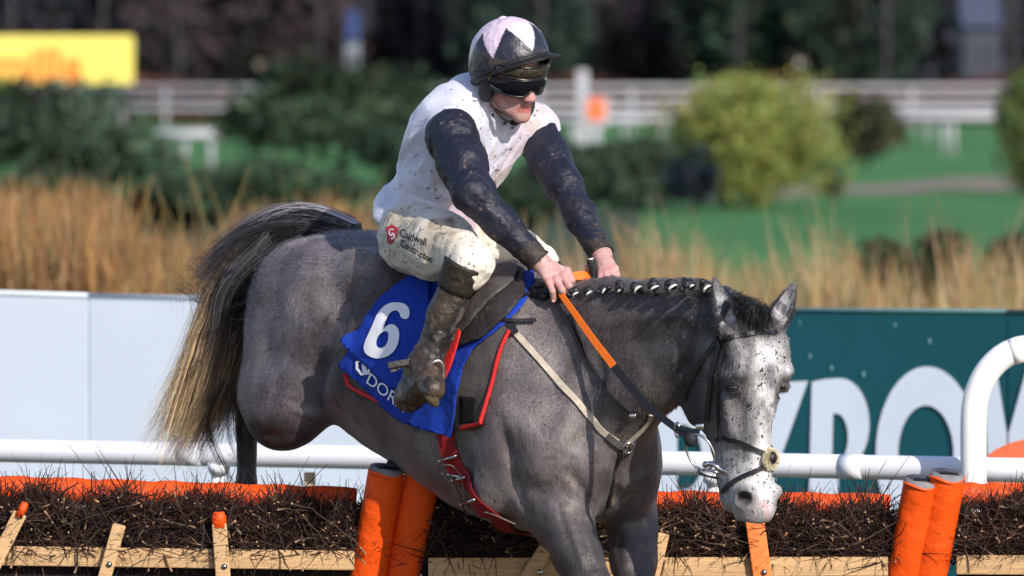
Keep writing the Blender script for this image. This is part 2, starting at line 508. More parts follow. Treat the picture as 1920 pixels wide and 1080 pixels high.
# ---------------- trees and bushes
M_bark = mat('bark', (.05, .04, .032), .9, noise=.4, nscale=8, bump=.5, bscale=20)
M_pbark = mat('pale_bark', (.055, .05, .055), .9, noise=.4, nscale=2)
def lump_points(n, rad, seed, lumps=9, shell=.65):
    g = np.random.default_rng(seed)
    c = g.normal(size=(lumps, 3)); c /= np.linalg.norm(c, axis=1)[:, None]; c *= g.uniform(.35, .72, (lumps, 1))
    r = g.uniform(.28, .5, lumps)
    pts = []; cid = []
    per = n // lumps
    for i in range(lumps):
        d = g.normal(size=(per, 3)); d /= np.linalg.norm(d, axis=1)[:, None]
        rr = r[i] * (shell + (1 - shell) * g.random((per, 1))) * (1 + .18 * g.normal(size=(per, 1)))
        pts.append(c[i] + d * rr); cid += [i] * per
    p = np.concatenate(pts); cid = np.array(cid)
    return p * np.asarray(rad), cid
def bush(name, px, base_py, w_px, h_px, D, col, label, cat, group=None, n=2600, leaf=.09, trunk=False, seed=None, depth=1.0, var=.35, lumps=14, bare=0):
    """a bush whose foot stands on the ground at DIST D from the camera"""
    seed = seed or int(px * 7 + base_py)
    s = 19200.0 / D
    y = D - DIST
    foot = P(px, base_py, y)
    w_, h_ = w_px / s / 2 * 1.10, h_px / s * 1.04
    zb = 0.0
    foot[2] = zb
    topz = P(px, base_py - h_px, y)[2]
    h_ = topz - zb
    root = empty(name, foot, label, cat, group)
    low = .28 if trunk else .0
    cz = (h_ * (1 + low)) / 2; rz = h_ * (1 - low) / 2
    p, cid = lump_points(n, (w_, w_ * depth, rz * 1.05), seed, lumps=lumps)
    p[:, 2] = np.maximum(p[:, 2], -cz + .02)
    g = np.random.default_rng(seed)
    base = np.array(col)
    cl = base * (1 + var * g.normal(size=(lumps, 1)) * .6)
    c = np.clip(cl[cid] * (1 + var * .6 * g.normal(size=(len(p), 1))), .004, 1)
    c[:, 0] *= (1 + .15 * g.normal(size=len(p)))
    c = np.clip(c, .003, 1)
    C = p + foot + np.array((0, 0, cz))
    leafcloud('foliage', C, leaf * np.ones(len(C)), c, M_leaf, root)
    mb = MB()
    t0 = foot + np.array((0, 0, -.05))
    tr = max(.03, h_ * .025)
    mb.tube([t0, foot + np.array((.02, 0, h_ * .3)), foot + np.array((0, 0, h_ * .55))], [tr * 1.5, tr, tr * .7], 8)
    for k in range(6):
        a = g.uniform(0, 6.28); e = g.uniform(.5, 1.1)
        q0 = foot + np.array((0, 0, h_ * g.uniform(.08, .4)))
        d = np.array((math.cos(a) * math.cos(e) * w_, math.sin(a) * math.cos(e) * w_, math.sin(e) * h_ * .45))
        mb.tube([q0, q0 + d * .5 + np.array((0, 0, .03 * h_)), q0 + d], [tr * .6, tr * .45, tr * .2], 6)
    mb.build('trunk', M_bark, root)
    for k in range(bare):
        x_ = g.uniform(-.9, .9) * w_; q0 = foot + np.array((x_, -rz * 0 - w_ * depth * .8, -.05)); ln_ = g.normal() * .05
        b_ = MB(); b_.tube([q0, q0 + np.array((ln_ * h_ * .5, 0, h_ * .5)), q0 + np.array((ln_ * h_ * 1.4, .3, h_))], [g.uniform(.07, .17), .09, .04], 6)
        for z_ in (.35, .5, .65):
            a_ = g.choice((-1, 1)); c0_ = q0 + np.array((ln_ * h_ * z_, 0, h_ * z_)); b_.tube([c0_, c0_ + np.array((a_ * .5, 0, .7)), c0_ + np.array((a_ * .8, 0, 1.6))], [.05, .035, .02], 5)
        b_.build('stem', M_pbark, root)
    return root
# dark wood behind the course
G_wood = 'dark trees of the wood behind the course'
gw = np.random.default_rng(5)
looks = [('dark bare-branched tree', (.034, .036, .050)), ('dark evergreen tree', (.026, .044, .030)), ('dull brown winter tree', (.050, .040, .044)), ('deep green conifer', (.024, .042, .032))]
k = 0
for row in range(2):
    for i in range(11):
        px = -60 + i * 205 + (100 if row else 0) + gw.uniform(-25, 25)
        D = 395 + 22 * row + gw.uniform(-6, 6)
        lk = looks[(i * 3 + row * 2 + int(gw.integers(0, 2))) % 4]
        nm = 'conifer' if 'conifer' in lk[0] else 'woodland_tree'
        where = ['left edge', 'yellow board', 'left rails', 'left shrubs', 'back of the jockey', 'helmet', 'tall white post', 'orange marker', 'yellow-green bush', 'olive bush', 'right edge'][i]
        bush(nm, px, 230, 290, 400 + 40 * gw.random(), D, lk[1], '%s, %s row of wood, above the %s' % (lk[0], 'front' if row == 0 else 'back', where), 'tree', G_wood, n=5600, leaf=.24, trunk=False, seed=900 + k, var=.6, lumps=22, bare=2 if 'bare' in lk[0] or 'winter' in lk[0] else 1); k += 1
# low russet hedge at the foot of the wood
hg = np.random.default_rng(3); n = 16000
hp = np.stack([hg.uniform(-30, 30, n), 300 + hg.uniform(0, 2.5, n), hg.uniform(0, 1, n)], 1); hp[:, 2] = hp[:, 2] * (1.35 + .25 * np.sin(hp[:, 0] * .9))
leafcloud_o = leafcloud('hedge', hp, .16 * np.ones(n), np.clip(np.array((.085, .032, .026)) * (1 + .4 * hg.normal(size=(n, 1))), .005, 1), M_leaf)
tag(leafcloud_o, 'long low russet hedge behind the far white rails', 'hedge')

# houses glimpsed through the wood
M_house = mat('pale_render', (.22, .24, .28), .8, noise=.1, nscale=2)
M_roof = mat('slate_roof', (.07, .08, .12), .7, noise=.2, nscale=3)
M_glass = mat('dark_pane', (.02, .03, .05), .2, spec=.6)
def house(px, py_base, wpx, hpx, D, label, mroof=M_roof, wallmat=M_house):
    y = D - DIST; s = 19200. / D
    c = P(px, py_base, y); w_ = wpx / s / 2; h_ = P(px, py_base - hpx, y)[2]; d_ = 3.0
    root = empty('house', (c[0], c[1], 0), label, 'house')
    MB().box((c[0], c[1], h_ * .36), (w_, d_, h_ * .36)).build('wall', wallmat, root, False)
    e = h_ * .72
    rv = [(c[0] + sx * w_ * 1.08, c[1] + sy * d_ * 1.1, e + .003) for sx in (-1, 1) for sy in (-1, 1)] + [(c[0] + sx * w_ * 1.08, c[1], h_) for sx in (-1, 1)]
    mesh_obj('roof', rv, [(0, 1, 4), (2, 5, 3), (0, 4, 5, 2), (1, 3, 5, 4), (0, 2, 3, 1)], mroof, root, False)
    for sx in (-.5, .1, .6):
        fr = MB().box((c[0] + sx * w_, c[1] - d_ - .03, e * .7), (w_ * .14, .03, e * .12)).build('window', M_glass, root, False)
    return root
house(662, 64, 22, 44, 375, 'small white house with blue roof glimpsed among dark trees', mat('blue_roof', (.04, .06, .16), .6))
house(1835, 36, 70, 50, 375, 'grey house half lost in the wood, upper right corner', wallmat=mat('grey_render', (.055, .06, .085), .8))

# bushes
bush('shrub', 1410, 380, 350, 272, 152, (.20, .225, .055), 'large rounded yellow-green bush standing alone on the turf', 'bush', n=17000, leaf=.045, seed=41, var=.34, lumps=34)
bush('shrub', 1625, 282, 150, 118, 205, (.05, .055, .028), 'dark olive bush just right of the yellow-green bush', 'bush', n=3000, leaf=.08, seed=42)
bush('shrub', 1935, 305, 160, 205, 165, (.11, .15, .045), 'green rounded bush cut by the right edge of the picture', 'bush', n=4500, leaf=.06, seed=43)
bush('shrub', 1560, 352, 50, 40, 158, (.02, .035, .025), 'tiny dark shrub at the right foot of the yellow-green bush', 'bush', n=500, leaf=.05, seed=44)
bush('shrub', 1735, 520, 260, 95, 85, (.045, .042, .020), 'low olive-brown shrub above the green hoarding, right side', 'bush', n=5500, leaf=.036, seed=45)
bush('shrub', 1935, 530, 200, 125, 82, (.035, .036, .020), 'low dark shrub above the green hoarding at the right edge', 'bush', n=4500, leaf=.036, seed=46)
bush('shrub', 1190, 372, 330, 125, 150, (.040, .060, .036), 'dark low shrub directly left of the yellow-green bush', 'bush', n=3800, leaf=.07, seed=47)
bush('shrub', 1035, 400, 260, 150, 140, (.036, .058, .036), 'dark low shrub behind the arms of the jockey', 'bush', n=3200, leaf=.07, seed=48)
bush('shrub', 1300, 366, 110, 90, 147, (.010, .018, .026), 'near-black low shrub at the left foot of the yellow-green bush', 'bush', n=1500, leaf=.06, seed=481)
bush('evergreen_shrub', 640, 400, 470, 300, 175, (.034, .058, .030), 'wide dark evergreen left of the jockey with spiky top', 'bush', n=7000, leaf=.10, seed=49, var=.5)
bush('evergreen_shrub', 790, 390, 280, 180, 172, (.028, .056, .034), 'dark evergreen directly behind the back of the jockey', 'bush', n=3600, leaf=.10, seed=50)
bush('evergreen_shrub', 130, 390, 460, 245, 165, (.034, .056, .034), 'dark evergreen below the yellow board on the left', 'bush', n=5200, leaf=.09, seed=51, var=.5)
bush('evergreen_shrub', -20, 380, 200, 240, 190, (.06, .10, .02), 'yellowish green shrub in front of the yellow board', 'bush', n=2500, leaf=.09, seed=52)
bush('evergreen_shrub', 340, 440, 300, 130, 130, (.036, .060, .034), 'low dark shrub between reeds and the left far rails', 'bush', n=3000, leaf=.06, seed=53)
bush('evergreen_shrub', 560, 450, 330, 160, 125, (.034, .066, .034), 'low dark green shrub above the tail of the horse', 'bush', n=3400, leaf=.06, seed=54)
bush('evergreen_shrub', 900, 450, 330, 120, 122, (.022, .042, .022), 'low dark green shrub behind the saddle', 'bush', n=3000, leaf=.06, seed=55)
bush('evergreen_shrub', 60, 450, 330, 130, 120, (.036, .056, .032), 'low dark shrub behind the reeds at the far left', 'bush', n=3000, leaf=.06, seed=56)

# ---------------- yellow board with letters
def text_outline(body, size=1.0, bold=0.0, shear=0.0, spacing=1.0):
    """flat triangulated glyph mesh as (verts 2d, faces)"""
    cu = bpy.data.curves.new('txt', 'FONT'); cu.body = body; cu.size = size; cu.offset = bold; cu.shear = shear; cu.space_character = spacing
    cu.resolution_u = 6
    o = bpy.data.objects.new('txt', cu); COL.objects.link(o)
    bpy.context.view_layer.update()
    me = bpy.data.meshes.new_from_object(o.evaluated_get(bpy.context.evaluated_depsgraph_get()))
    v = np.array([q.co[:] for q in me.vertices])[:, :2]; f = [tuple(p.vertices) for p in me.polygons]
    bpy.data.objects.remove(o); bpy.data.curves.remove(cu); bpy.data.meshes.remove(me)
    return v, f
def slab_letters(name, v2, f, O, U, W, N, thick, m, parent):
    """flat glyph mesh -> thin raised lettering; O origin, U right, W up (world per unit), N outwards"""
    v2 = np.asarray(v2)
    A = O + v2[:, :1] * U + v2[:, 1:] * W
    n = len(A); front = A + N * thick
    edges = {}
    for p in f:
        for a, b in zip(p, p[1:] + p[:1]): edges[(a, b)] = edges.get((a, b), 0) + 1
    F = [tuple(i + n for i in p) for p in f]
    for (a, b) in edges:
        if (b, a) not in edges: F.append((a, b, b + n, a + n))
    return mesh_obj(name, np.vstack([A, front]), F, m, parent, False)
M_yel = mat('yellow_board', (.80, .66, .14), .6, noise=.05, nscale=1)
M_orange_l = mat('orange_lettering', (.75, .24, .04), .6)
Dy = 255.; yy = Dy - DIST; cB = P(60, 112, yy); hw = 190 / (19200 / Dy); hh = 45 / (19200 / Dy)
bd = empty('signboard', (cB[0], cB[1], 0), 'long yellow advertising board with orange lettering, upper left', 'sign')
MB().box(cB, (hw, .06, hh), bev=.02).build('panel', M_yel, bd, False)
for sx in (-.8, -.1, .6, .9):
    MB().box((cB[0] + sx * hw, cB[1] + .1, cB[2] / 2), (.05, .04, cB[2] / 2 - .02)).build('post', mat('grey_post', (.2, .2, .2)), bd, False)
v2, f2 = text_outline('mills', 1.0, .035)
s_ = 1.02
slab_letters('lettering', v2, f2, P(-22, 150, yy) + np.array((0, -.07, 0)), np.array((s_ * 1.28, 0, 0)), np.array((0, 0, s_ * 1.12)), np.array((0, -1, 0)), .01, M_orange_l, bd)

# ---------------- far white rails
M_rail = mat('white_rail', (.42, .42, .46), .45, noise=.04, nscale=3)
def far_rail(label, x0, x1, D0, D1, zs, rad, postx, group='white running rails across the far course'):
    a = P(x0, 0, D0 - DIST); b = P(x1, 0, D1 - DIST)
    root = empty('running_rail', (a[0], a[1], 0), label, 'rail', group)
    for z in zs:
        MB().tube([(a[0], a[1], z), (b[0], b[1], z)], rad, 8).build('rail', M_rail, root)
    for px in postx:
        t = (px - x0) / (x1 - x0); q = a + (b - a) * t
        q = a + (b - a) * t
        MB().tube([(q[0], q[1] + rad + .035, -.02), (q[0], q[1] + rad + .035, max(zs) + .06)], .055, 8).build('post', M_rail, root)
    return root
far_rail('farthest white rail, level with the foot of the wood', -60, 1980, 285, 285, (1.36, 1.05), .055, range(-40, 1980, 175))
far_rail('second white rail from the back, along the far course', -60, 1980, 262, 262, (.88,), .07, range(30, 1980, 190))
far_rail('lower white rail with chunky posts on the right', 1590, 1980, 232, 232, (.86,), .09, (1770, 1788, 1925), )
far_rail('lower white rail with posts right of the jockey', 1000, 1262, 232, 232, (.80,), .09, (1075, 1243))
far_rail('short low white rail with two posts, left side', 290, 412, 200, 200, (.72,), .10, (315, 347, 395))
MB_ = MB(); q = P(1092, 180, 225); MB_.box((q[0], q[1], q[2] * .5 + .3), (.13, .08, q[2] * .5 + .35), bev=.03)
tag(MB_.build('marker_post', M_rail), 'tall white post rising above the far rails, right of the jockey', 'post')
q = P(1118, 205, 200)
mk = empty('orange_marker', (q[0], q[1], 0), 'orange square board on a white stand among the far rails', 'marker')
MB().box((q[0], q[1], q[2]), (.20, .03, .24), bev=.02).build('panel', mat('orange_panel', (.75, .16, .05), .6), mk, False)
MB().box((q[0], q[1] + .06, q[2] - .05), (.29, .025, .33), bev=.02).build('backing', M_rail, mk, False)
MB().box((q[0], q[1] + .12, q[2] / 2 - .1), (.10, .03, q[2] / 2 - .1)).build('post', M_rail, mk, False)

# ---------------- reeds
M_reed = attr_mat('reed', .8)
def reeds(n, x0, x1, d0, d1, hfun, cols, name, label, seed, lean=.09, wid=(.003, .0085)):
    g = np.random.default_rng(seed)
    px = g.uniform(x0, x1, n); D = g.uniform(d0, d1, n)
    X = (px - 960) / 19200 * D; Y = D - DIST
    h = hfun(px, g) * (0.62 + .42 * g.random(n) ** .7)
    m = 5; t = np.linspace(0, 1, m)
    ln = g.normal(size=(n, 2)) * lean; ln[:, 0] -= .05
    PT = np.zeros((n, m, 3))
    PT[:, :, 0] = X[:, None] + (t ** 1.6)[None] * ln[:, :1] * h[:, None]
    PT[:, :, 1] = Y[:, None] + (t ** 1.6)[None] * ln[:, 1:] * h[:, None]
    PT[:, :, 2] = t[None] * h[:, None]
    W = g.uniform(*wid, (n, 1)) * (1.1 - .75 * t[None] ** 2)
    W[:, 3] *= 1.5
    ci = g.integers(0, len(cols), n)
    c = np.array(cols)[ci][:, None, :] * (1 + .25 * g.normal(size=(n, 1, 1))) * np.ones((1, m, 1))
    o = strands(name, PT, W, np.clip(c, .01, 1), M_reed, None, sides=3)
    return tag(o, label, 'reeds', kind='stuff')
rc = [(.30, .15, .05), (.36, .21, .08), (.26, .12, .05), (.18, .09, .04), (.22, .16, .06), (.42, .28, .15), (.14, .07, .04)]
def hL(px, g): return 1.34 - .00025 * px + .16 * np.sin(px * .013) + .10 * np.sin(px * .041)
reeds(19000, -360, 780, 54, 66, hL, rc, 'reeds', 'dense bank of tawny dry reeds behind the white hoarding', 61)
reeds(90, -60, 640, 50, 60, lambda px, g: 1.66 + 0 * px, [(.26, .20, .08), (.2, .17, .07)], 'tall_reeds', 'few taller yellowish reed stems standing above the tawny reeds', 62, lean=.2, wid=(.003, .006))
rc2 = [(.36, .24, .11), (.32, .22, .09), (.28, .15, .07), (.20, .19, .08), (.42, .32, .19)]
def hR(px, g): return 1.16 - .00010 * (px - 1000) + .10 * np.sin(px * .021) + .07 * np.sin(px * .053)
reeds(2300, 740, 1960, 54, 66, hR, rc2, 'reeds', 'thinner straw-coloured reeds behind the green hoarding', 63)
reeds(60, 1050, 1960, 50, 60, lambda px, g: 1.55 + 0 * px, [(.30, .21, .13), (.22, .16, .08)], 'tall_reeds', 'scattered tall pale stems above the straw-coloured reeds', 64, lean=.2, wid=(.003, .006))

# ---------------- hoardings
def Dh(px): return 42.9 - 3.0 * px / 1900.
def HP(px, py, out=0.0):
    """point on the face of the hoarding line"""
    q = P(px, py, Dh(px) - DIST); q[1] -= out
    return q
M_hwhite = mat('white_board', (.73, .82, .91), .5, noise=.045, nscale=2.2)
M_hgreen = mat('teal_board', (.007, .085, .105), .5, noise=.12, nscale=1.2)
M_hedge = mat('teal_edge', (.10, .20, .22), .6)
def hoarding(x0, x1, ytop0, ytop1, m, label, cat='hoarding', group=None, splits=()):
    a, b = HP(x0, ytop0), HP(x1, ytop1)
    root = empty('hoarding', (a[0], a[1], 0), label, cat, group)
    d = nrm((b - a) * np.array((1, 1, 0))); nn = np.array((-d[1], d[0], 0)) * 1.0
    if nn[1] > 0: back = nn
    else: back = -nn
    L = np.linalg.norm((b - a)[:2])
    top0, top1 = a[2], b[2]
    v = []
    for (q, z) in ((a, top0), (b, top1)):
        for off in (0, .018):
            for zz in (.02, z): v.append((q[0] + back[0] * off, q[1] + back[1] * off, zz))
    # order: a-front-low,a-front-top,a-back-low,a-back-top,b...
    mesh_obj('panel', v, [(0, 4, 5, 1), (2, 3, 7, 6), (1, 5, 7, 3), (0, 2, 6, 4), (0, 1, 3, 2), (4, 6, 7, 5)], m, root, False)
    tr = MB(); tr.tube([(a[0], a[1] - .002, top0 + .004), (b[0], b[1] - .002, top1 + .004)], .009, 6); tr.build('top_edge', M_hedge if m is M_hgreen else M_hwhite, root)
    for t in np.linspace(.04, .96, max(2, int(L / 1.2))):
        q = a + (b - a) * t + back * .06
        MB().box((q[0], q[1], q[2] * .47), (.03, .03, q[2] * .47), bev=.004).build('post', M_hwhite, root, False)
    return root
hoarding(-700, 164, 529, 555, M_hwhite, 'plain white hoarding panel at the left edge, behind the rail', group='plain white hoarding panels')
hoarding(168, 700, 555.5, 567, M_hwhite, 'plain white hoarding panel behind the hindquarters and tail', group='plain white hoarding panels')
hoarding(704, 1196, 567, 580, M_hwhite, 'plain white hoarding panel hidden mostly behind the grey horse', group='plain white hoarding panels')
gh = hoarding(1200, 1886, 580.5, 585, M_hgreen, 'teal green hoarding with big white letters behind the horse head')
gh2 = hoarding(1890, 2300, 586, 590, M_hgreen, 'second teal green hoarding panel cut by the right edge')
def letter(poly, holes=(), name='letter', parent=gh, th=.004):
    pts = [Vector(p) for p in poly]; edges = [(i, (i + 1) % len(poly)) for i in range(len(poly))]
    base = len(pts)
    for h in holes:
        pts += [Vector(p) for p in h]; edges += [(base + i, base + (i + 1) % len(h)) for i in range(len(h))]; base = len(pts)
    vo, eo, fo, *_ = delaunay_2d_cdt(pts, edges, [], 2 if holes else 1, 1e-5)
    ok = []
    def inside(p, pl):
        c = False
        for i in range(len(pl)):
            (x0, y0), (x1, y1) = pl[i], pl[i - 1]
            if (y0 > p[1]) != (y1 > p[1]) and p[0] < (x1 - x0) * (p[1] - y0) / (y1 - y0) + x0: c = not c
        return c
    for f in fo:
        c = sum((vo[i] for i in f), Vector((0, 0))) / len(f)
        if inside(c, poly) and not any(inside(c, h) for h in holes): ok.append(tuple(f))
    A = np.array([HP(q[0], q[1], .004) for q in vo]); B = A + np.array((0, -th, 0)); n = len(A)
    F = [tuple(i + n for i in f) for f in ok]
    E = {}
    for f in ok:
        for a, b in zip(f, f[1:] + f[:1]): E[(a, b)] = 1
    for (a, b) in E:
        if (b, a) not in E: F.append((a, b, b + n, a + n))
    return mesh_obj(name, np.vstack([A, B]), F, M_hwhite, parent, False)
def arc(cx, cy, rx, ry, a0, a1, n=24):
    return [(cx + rx * math.cos(R(a)), cy - ry * math.sin(R(a))) for a in np.linspace(a0, a1, n)]
# D
letter([(1228, 735), (1290, 735)] + arc(1285, 860, 68, 125, 90, -90)[1:] + [(1228, 985)], [[(1270, 796), (1284, 796)] + arc(1284, 858, 32, 60, 80, -80, 12) + [(1270, 918)]])
# Y
letter([(1330, 722), (1385, 720), (1425, 800), (1462, 717), (1515, 714), (1456, 880), (1440, 1000), (1385, 1000), (1392, 880)])
# P
letter([(1522, 716), (1545, 711), (1570, 709)] + arc(1575, 795, 55, 86, 84, -70, 20) + [(1572, 885), (1572, 1000), (1515, 1000)], [[(1562, 775)] + arc(1568, 820, 22, 45, 80, -80, 12) + [(1560, 866)]])
# O
letter(arc(1738, 850, 96, 163, 0, 352, 46), [arc(1736, 850, 52, 90, 0, 350, 36)])
# W
letter([(1842, 690), (1868, 690), (1888, 815), (1886, 960), (1858, 960)], parent=gh)
letter([(1891, 812), (1925, 690), (1990, 690), (1990, 960), (1891, 960)], parent=gh2)
# little scuffs/screws on the board
for (sx_, sy_) in ((1502, 605), (1520, 668), (1560, 690), (1620, 702), (1680, 610), (1744, 640)):
    MB().ball(HP(sx_, sy_, .002), (.010, .003, .012), 8, 6).build('scuff', mat('scuff', (.1, .22, .25), .8) if sx_ == 1502 else bpy.data.materials['scuff'], gh)

# ---------------- near running rail
M_nrail = mat('white_plastic', (.80, .83, .88), .35, noise=.05, nscale=4, mud=.12, mudscale=9, mudcol=(.45, .42, .36), spec=.4)
def RP(px, z, dy=0.0):
    D = 33.9 - 1.6 * px / 1900.
    x = (px - 960) / 19200 * D
    return np.array((x, D - DIST + dy, z))
rr = empty('running_rail', RP(0, 0), 'near white tubular running rail behind the hurdle, running the full width', 'rail')
MB().tube([RP(x, .985) for x in range(-1000, 2601, 200)], .039, 20).build('rail', M_nrail, rr)
for px in range(-880, 2400, 620):
    MB().tube([RP(px - 22, .985), RP(px + 22, .985)], .0397, 20).build('sleeve_joint', M_nrail, rr)
for px in (-520, 410, 1340, 2270):
    MB().tube([RP(px, -.02, .05), RP(px, .5, .05), RP(px, .965, .02)], [.028, .026, .026], 14).build('post', M_nrail, rr)
    MB().tube([RP(px, .93, .02), RP(px, .965, 0)], [.034, .040], 14).build('bracket', M_nrail, rr)
MB().box(RP(580, .45, .06), (.018, .018, .48), bev=.003).build('stake', mat('pale_wood_stake', (.42, .34, .22), .8, noise=.2, nscale=20), rr, False)
M_loop = mat('white_plastic_arch', (.84, .84, .82), .35, noise=.05, nscale=5, spec=.4)
lp = empty('rail_arch', RP(1826, 0, -.12), 'thick white curved tube end of a rail bending off to the right', 'rail')
D_ = 33.9 - 1.6 * 1826 / 1900. - .13
def LP(px, py): return P(px, py, D_ - DIST)
b0 = LP(1826, 930)
pts = [(b0[0], b0[1], -.02), (b0[0], b0[1], .5), LP(1826, 930), LP(1825, 850), LP(1826, 770), LP(1835, 730), LP(1852, 697), LP(1876, 672), LP(1905, 657), LP(1940, 652), LP(2080, 650)]
pp = np.vstack([np.array(pts[:2]), bez(pts[2:], 30)])
MB().tube(pp, .041, 24).build('tube', M_loop, lp)
MB().tube([LP(1896, 660.5), LP(1915, 654.5)], .0425, 24).build('collar', M_loop, lp)
# orange fabric lying behind the rail on the right
M_ofab = mat('faded_orange_sheet', (.62, .13, .05), .7, noise=.15, nscale=8, bump=.2, bscale=20)
ov = []; of = []
for i in range(9):
    for j, (dz) in enumerate((0, 1)):
        pass
q = MB(); prof = [(1845, 858), (1868, 842), (1890, 832), (1925, 822), (1990, 812)]
for i in range(len(prof)):
    for dy in (0.0, .5):
        t = P(prof[i][0], prof[i][1], 5.2 + dy); q.v.append(tuple(t)); q.v.append((t[0], t[1], .02))
for i in range(len(prof) - 1):
    b = i * 4; q.f += [(b, b + 4, b + 5, b + 1), (b, b + 2, b + 6, b + 4), (b + 2, b + 3, b + 7, b + 6)]
q.f += [(0, 1, 3, 2)]
tag(q.build('orange_sheet', M_ofab, None, False), 'faded orange padding sheet behind the rail at the right edge', 'padding')
# ================================================================== HURDLES
HY = 0.55
M_pad = mat('orange_pvc', (.80, .085, .005), .5, noise=.06, nscale=9, bump=.06, bscale=30, spec=.35, bump2=.30, b2scale=8, mud=.10, mudscale=28, mudcol=(.40, .075, .02))
M_roll = mat('orange_roll', (.80, .085, .007), .55, noise=.10, nscale=8, bump=.08, bscale=30, bump2=.35, b2scale=9, spec=.3)
M_foam = mat('grey_foam', (.20, .20, .21), .85, noise=.3, nscale=30, bump=.4, bscale=50)
M_blk = mat('black_core', (.006, .006, .007), .9)
M_wood = mat('pine_batten', (.52, .335, .17), .7, noise=.18, nscale=9, stretch=(.8, 8, 14), bump=.3, bscale=20, mud=.22, mudscale=12, mudcol=(.24, .14, .07))
M_owood = mat('orange_batten', (.78, .20, .045), .65, noise=.18, nscale=9, stretch=(.8, 8, 14), mud=.15, mudscale=20, mudcol=(.3, .12, .06))
M_twig = attr_mat('birch_twig', .75, spec=.25)
M_core = mat('brush_core', (.012, .008, .008), .95, noise=.6, nscale=60, bump=1, bscale=60)
M_steel = mat('steel', (.55, .55, .56), .25, metal=1.0, bump=.1, bscale=30)
def HUP(px, py, dy=0.0): return P(px, py, HY + dy)
def bar(mb, a, b, w_, d_, bev=.004):
    """flat batten from a to b, face towards the camera"""
    a, b = np.asarray(a), np.asarray(b); t = nrm(b - a); n = nrm(np.array((0, -1, 0)) - t * np.dot((0, -1, 0), t)); s_ = np.cross(t, n)
    mb.box((a + b) / 2, (np.linalg.norm(b - a) / 2, w_ / 2, d_ / 2), ax=(t, s_, n), bev=bev)
def twigs(n, x0, x1, y0, y1, topfn, parent, seed, downs=False):
    g = np.random.default_rng(seed); m = 5
    px = g.uniform(x0, x1, n); u = g.random(n) ** .85
    yt = topfn(px); py = yt + u * (y1 - yt)
    dy = g.uniform(-.20, -.045, n)
    S = np.stack([P(a, b, HY + c) for a, b, c in zip(px, py, dy)])
    L = g.uniform(.05, .17, n) * np.where(g.random(n) < .06, 1.5, 1)
    up = .75 - 1.15 * u
    d = np.stack([g.normal(0.15, .75, n), -np.abs(g.normal(.15, .35, n)), up + g.normal(0, .50, n)], 1)
    d[:, 2] = np.where((u > .78) & (g.random(n) < .975), np.abs(d[:, 2]) * .6, d[:, 2])
    d /= np.linalg.norm(d, axis=1)[:, None]
    L = np.where((u < .12) , L * .62, L)
    curl = g.normal(size=(n, 3)) * .35; curl[:, 2] += .1
    t = np.linspace(0, 1, m)
    PT = S[:, None] + d[:, None] * (t[None, :, None] - .35) * L[:, None, None] + curl[:, None] * (t[None, :, None] ** 2) * L[:, None, None] * .5
    PT += g.normal(size=PT.shape) * .0018
    W = (g.uniform(.0008, .0030, n) ** 1.0 * np.where(g.random(n) < .06, 1.5, 1))[:, None] * (1.15 - .8 * t[None])
    base = np.array([(.040, .017, .014), (.022, .010, .010), (.062, .030, .022), (.012, .008, .009), (.105, .065, .045)])[g.integers(0, 5, n)]
    c = base[:, None, :] * (1 + .2 * g.normal(size=(n, 1, 1))) * np.ones((1, m, 1))
    o = strands('brush', PT, W, np.clip(c, .004, 1), M_twig, parent, 3); o['kind'] = 'stuff'
    nb = int(n * .014); m2 = 7; t2 = np.linspace(0, 1, m2)
    px = g.uniform(x0, x1, nb); yt = topfn(px) + 10; py = yt + g.random(nb) * (y1 - yt - 12)
    S = np.stack([P(a, b, HY + c_) for a, b, c_ in zip(px, py, g.uniform(-.235, -.16, nb))])
    d = np.stack([g.normal(0, 1, nb), g.normal(0, .12, nb), g.normal(.25, .55, nb)], 1); d /= np.linalg.norm(d, axis=1)[:, None]; L = g.uniform(.07, .20, nb)
    PT = S[:, None] + d[:, None] * (t2[None, :, None] - .5) * L[:, None, None] + (g.normal(size=(nb, 1, 3)) * .3) * (t2[None, :, None] ** 2) * L[:, None, None] + g.normal(size=(nb, m2, 3)) * .002
    W = g.uniform(.0018, .0036, nb)[:, None] * (1.1 - .7 * t2[None])
    c = np.array([(.050, .030, .024), (.075, .048, .035), (.030, .018, .016), (.045, .038, .035)])[g.integers(0, 4, nb)][:, None, :] * np.ones((1, m2, 1)); c[:, 0] = (.36, .22, .12)
    o = strands('branches', PT, W, c, M_twig, parent, 5); o['kind'] = 'stuff'
    return o
def chips(n, x0, x1, topfn, y1, parent, seed):
    g = np.random.default_rng(seed); mb = MB()
    for i in range(n):
        px = g.uniform(x0, x1); py = topfn(px) + g.random() ** 1.6 * (y1 - topfn(px))
        c = P(px, py, HY - g.uniform(.17, .235)); d = nrm(g.normal(size=3) + np.array((0, -1, .4))); L = g.uniform(.004, .011) * (2 if g.random() < .12 else 1)
        mb.tube([c, c + d * L], g.uniform(.0016, .0032), 6)
    o = mb.build('cut_stub', mat('cut_wood', (.42, .25, .13), .8, noise=.3, nscale=40) if 'cut_wood' not in bpy.data.materials else bpy.data.materials['cut_wood'], parent); o['kind'] = 'stuff'
def foot_of(px): q = HUP(px, 1100); return (q[0], q[1], 0)
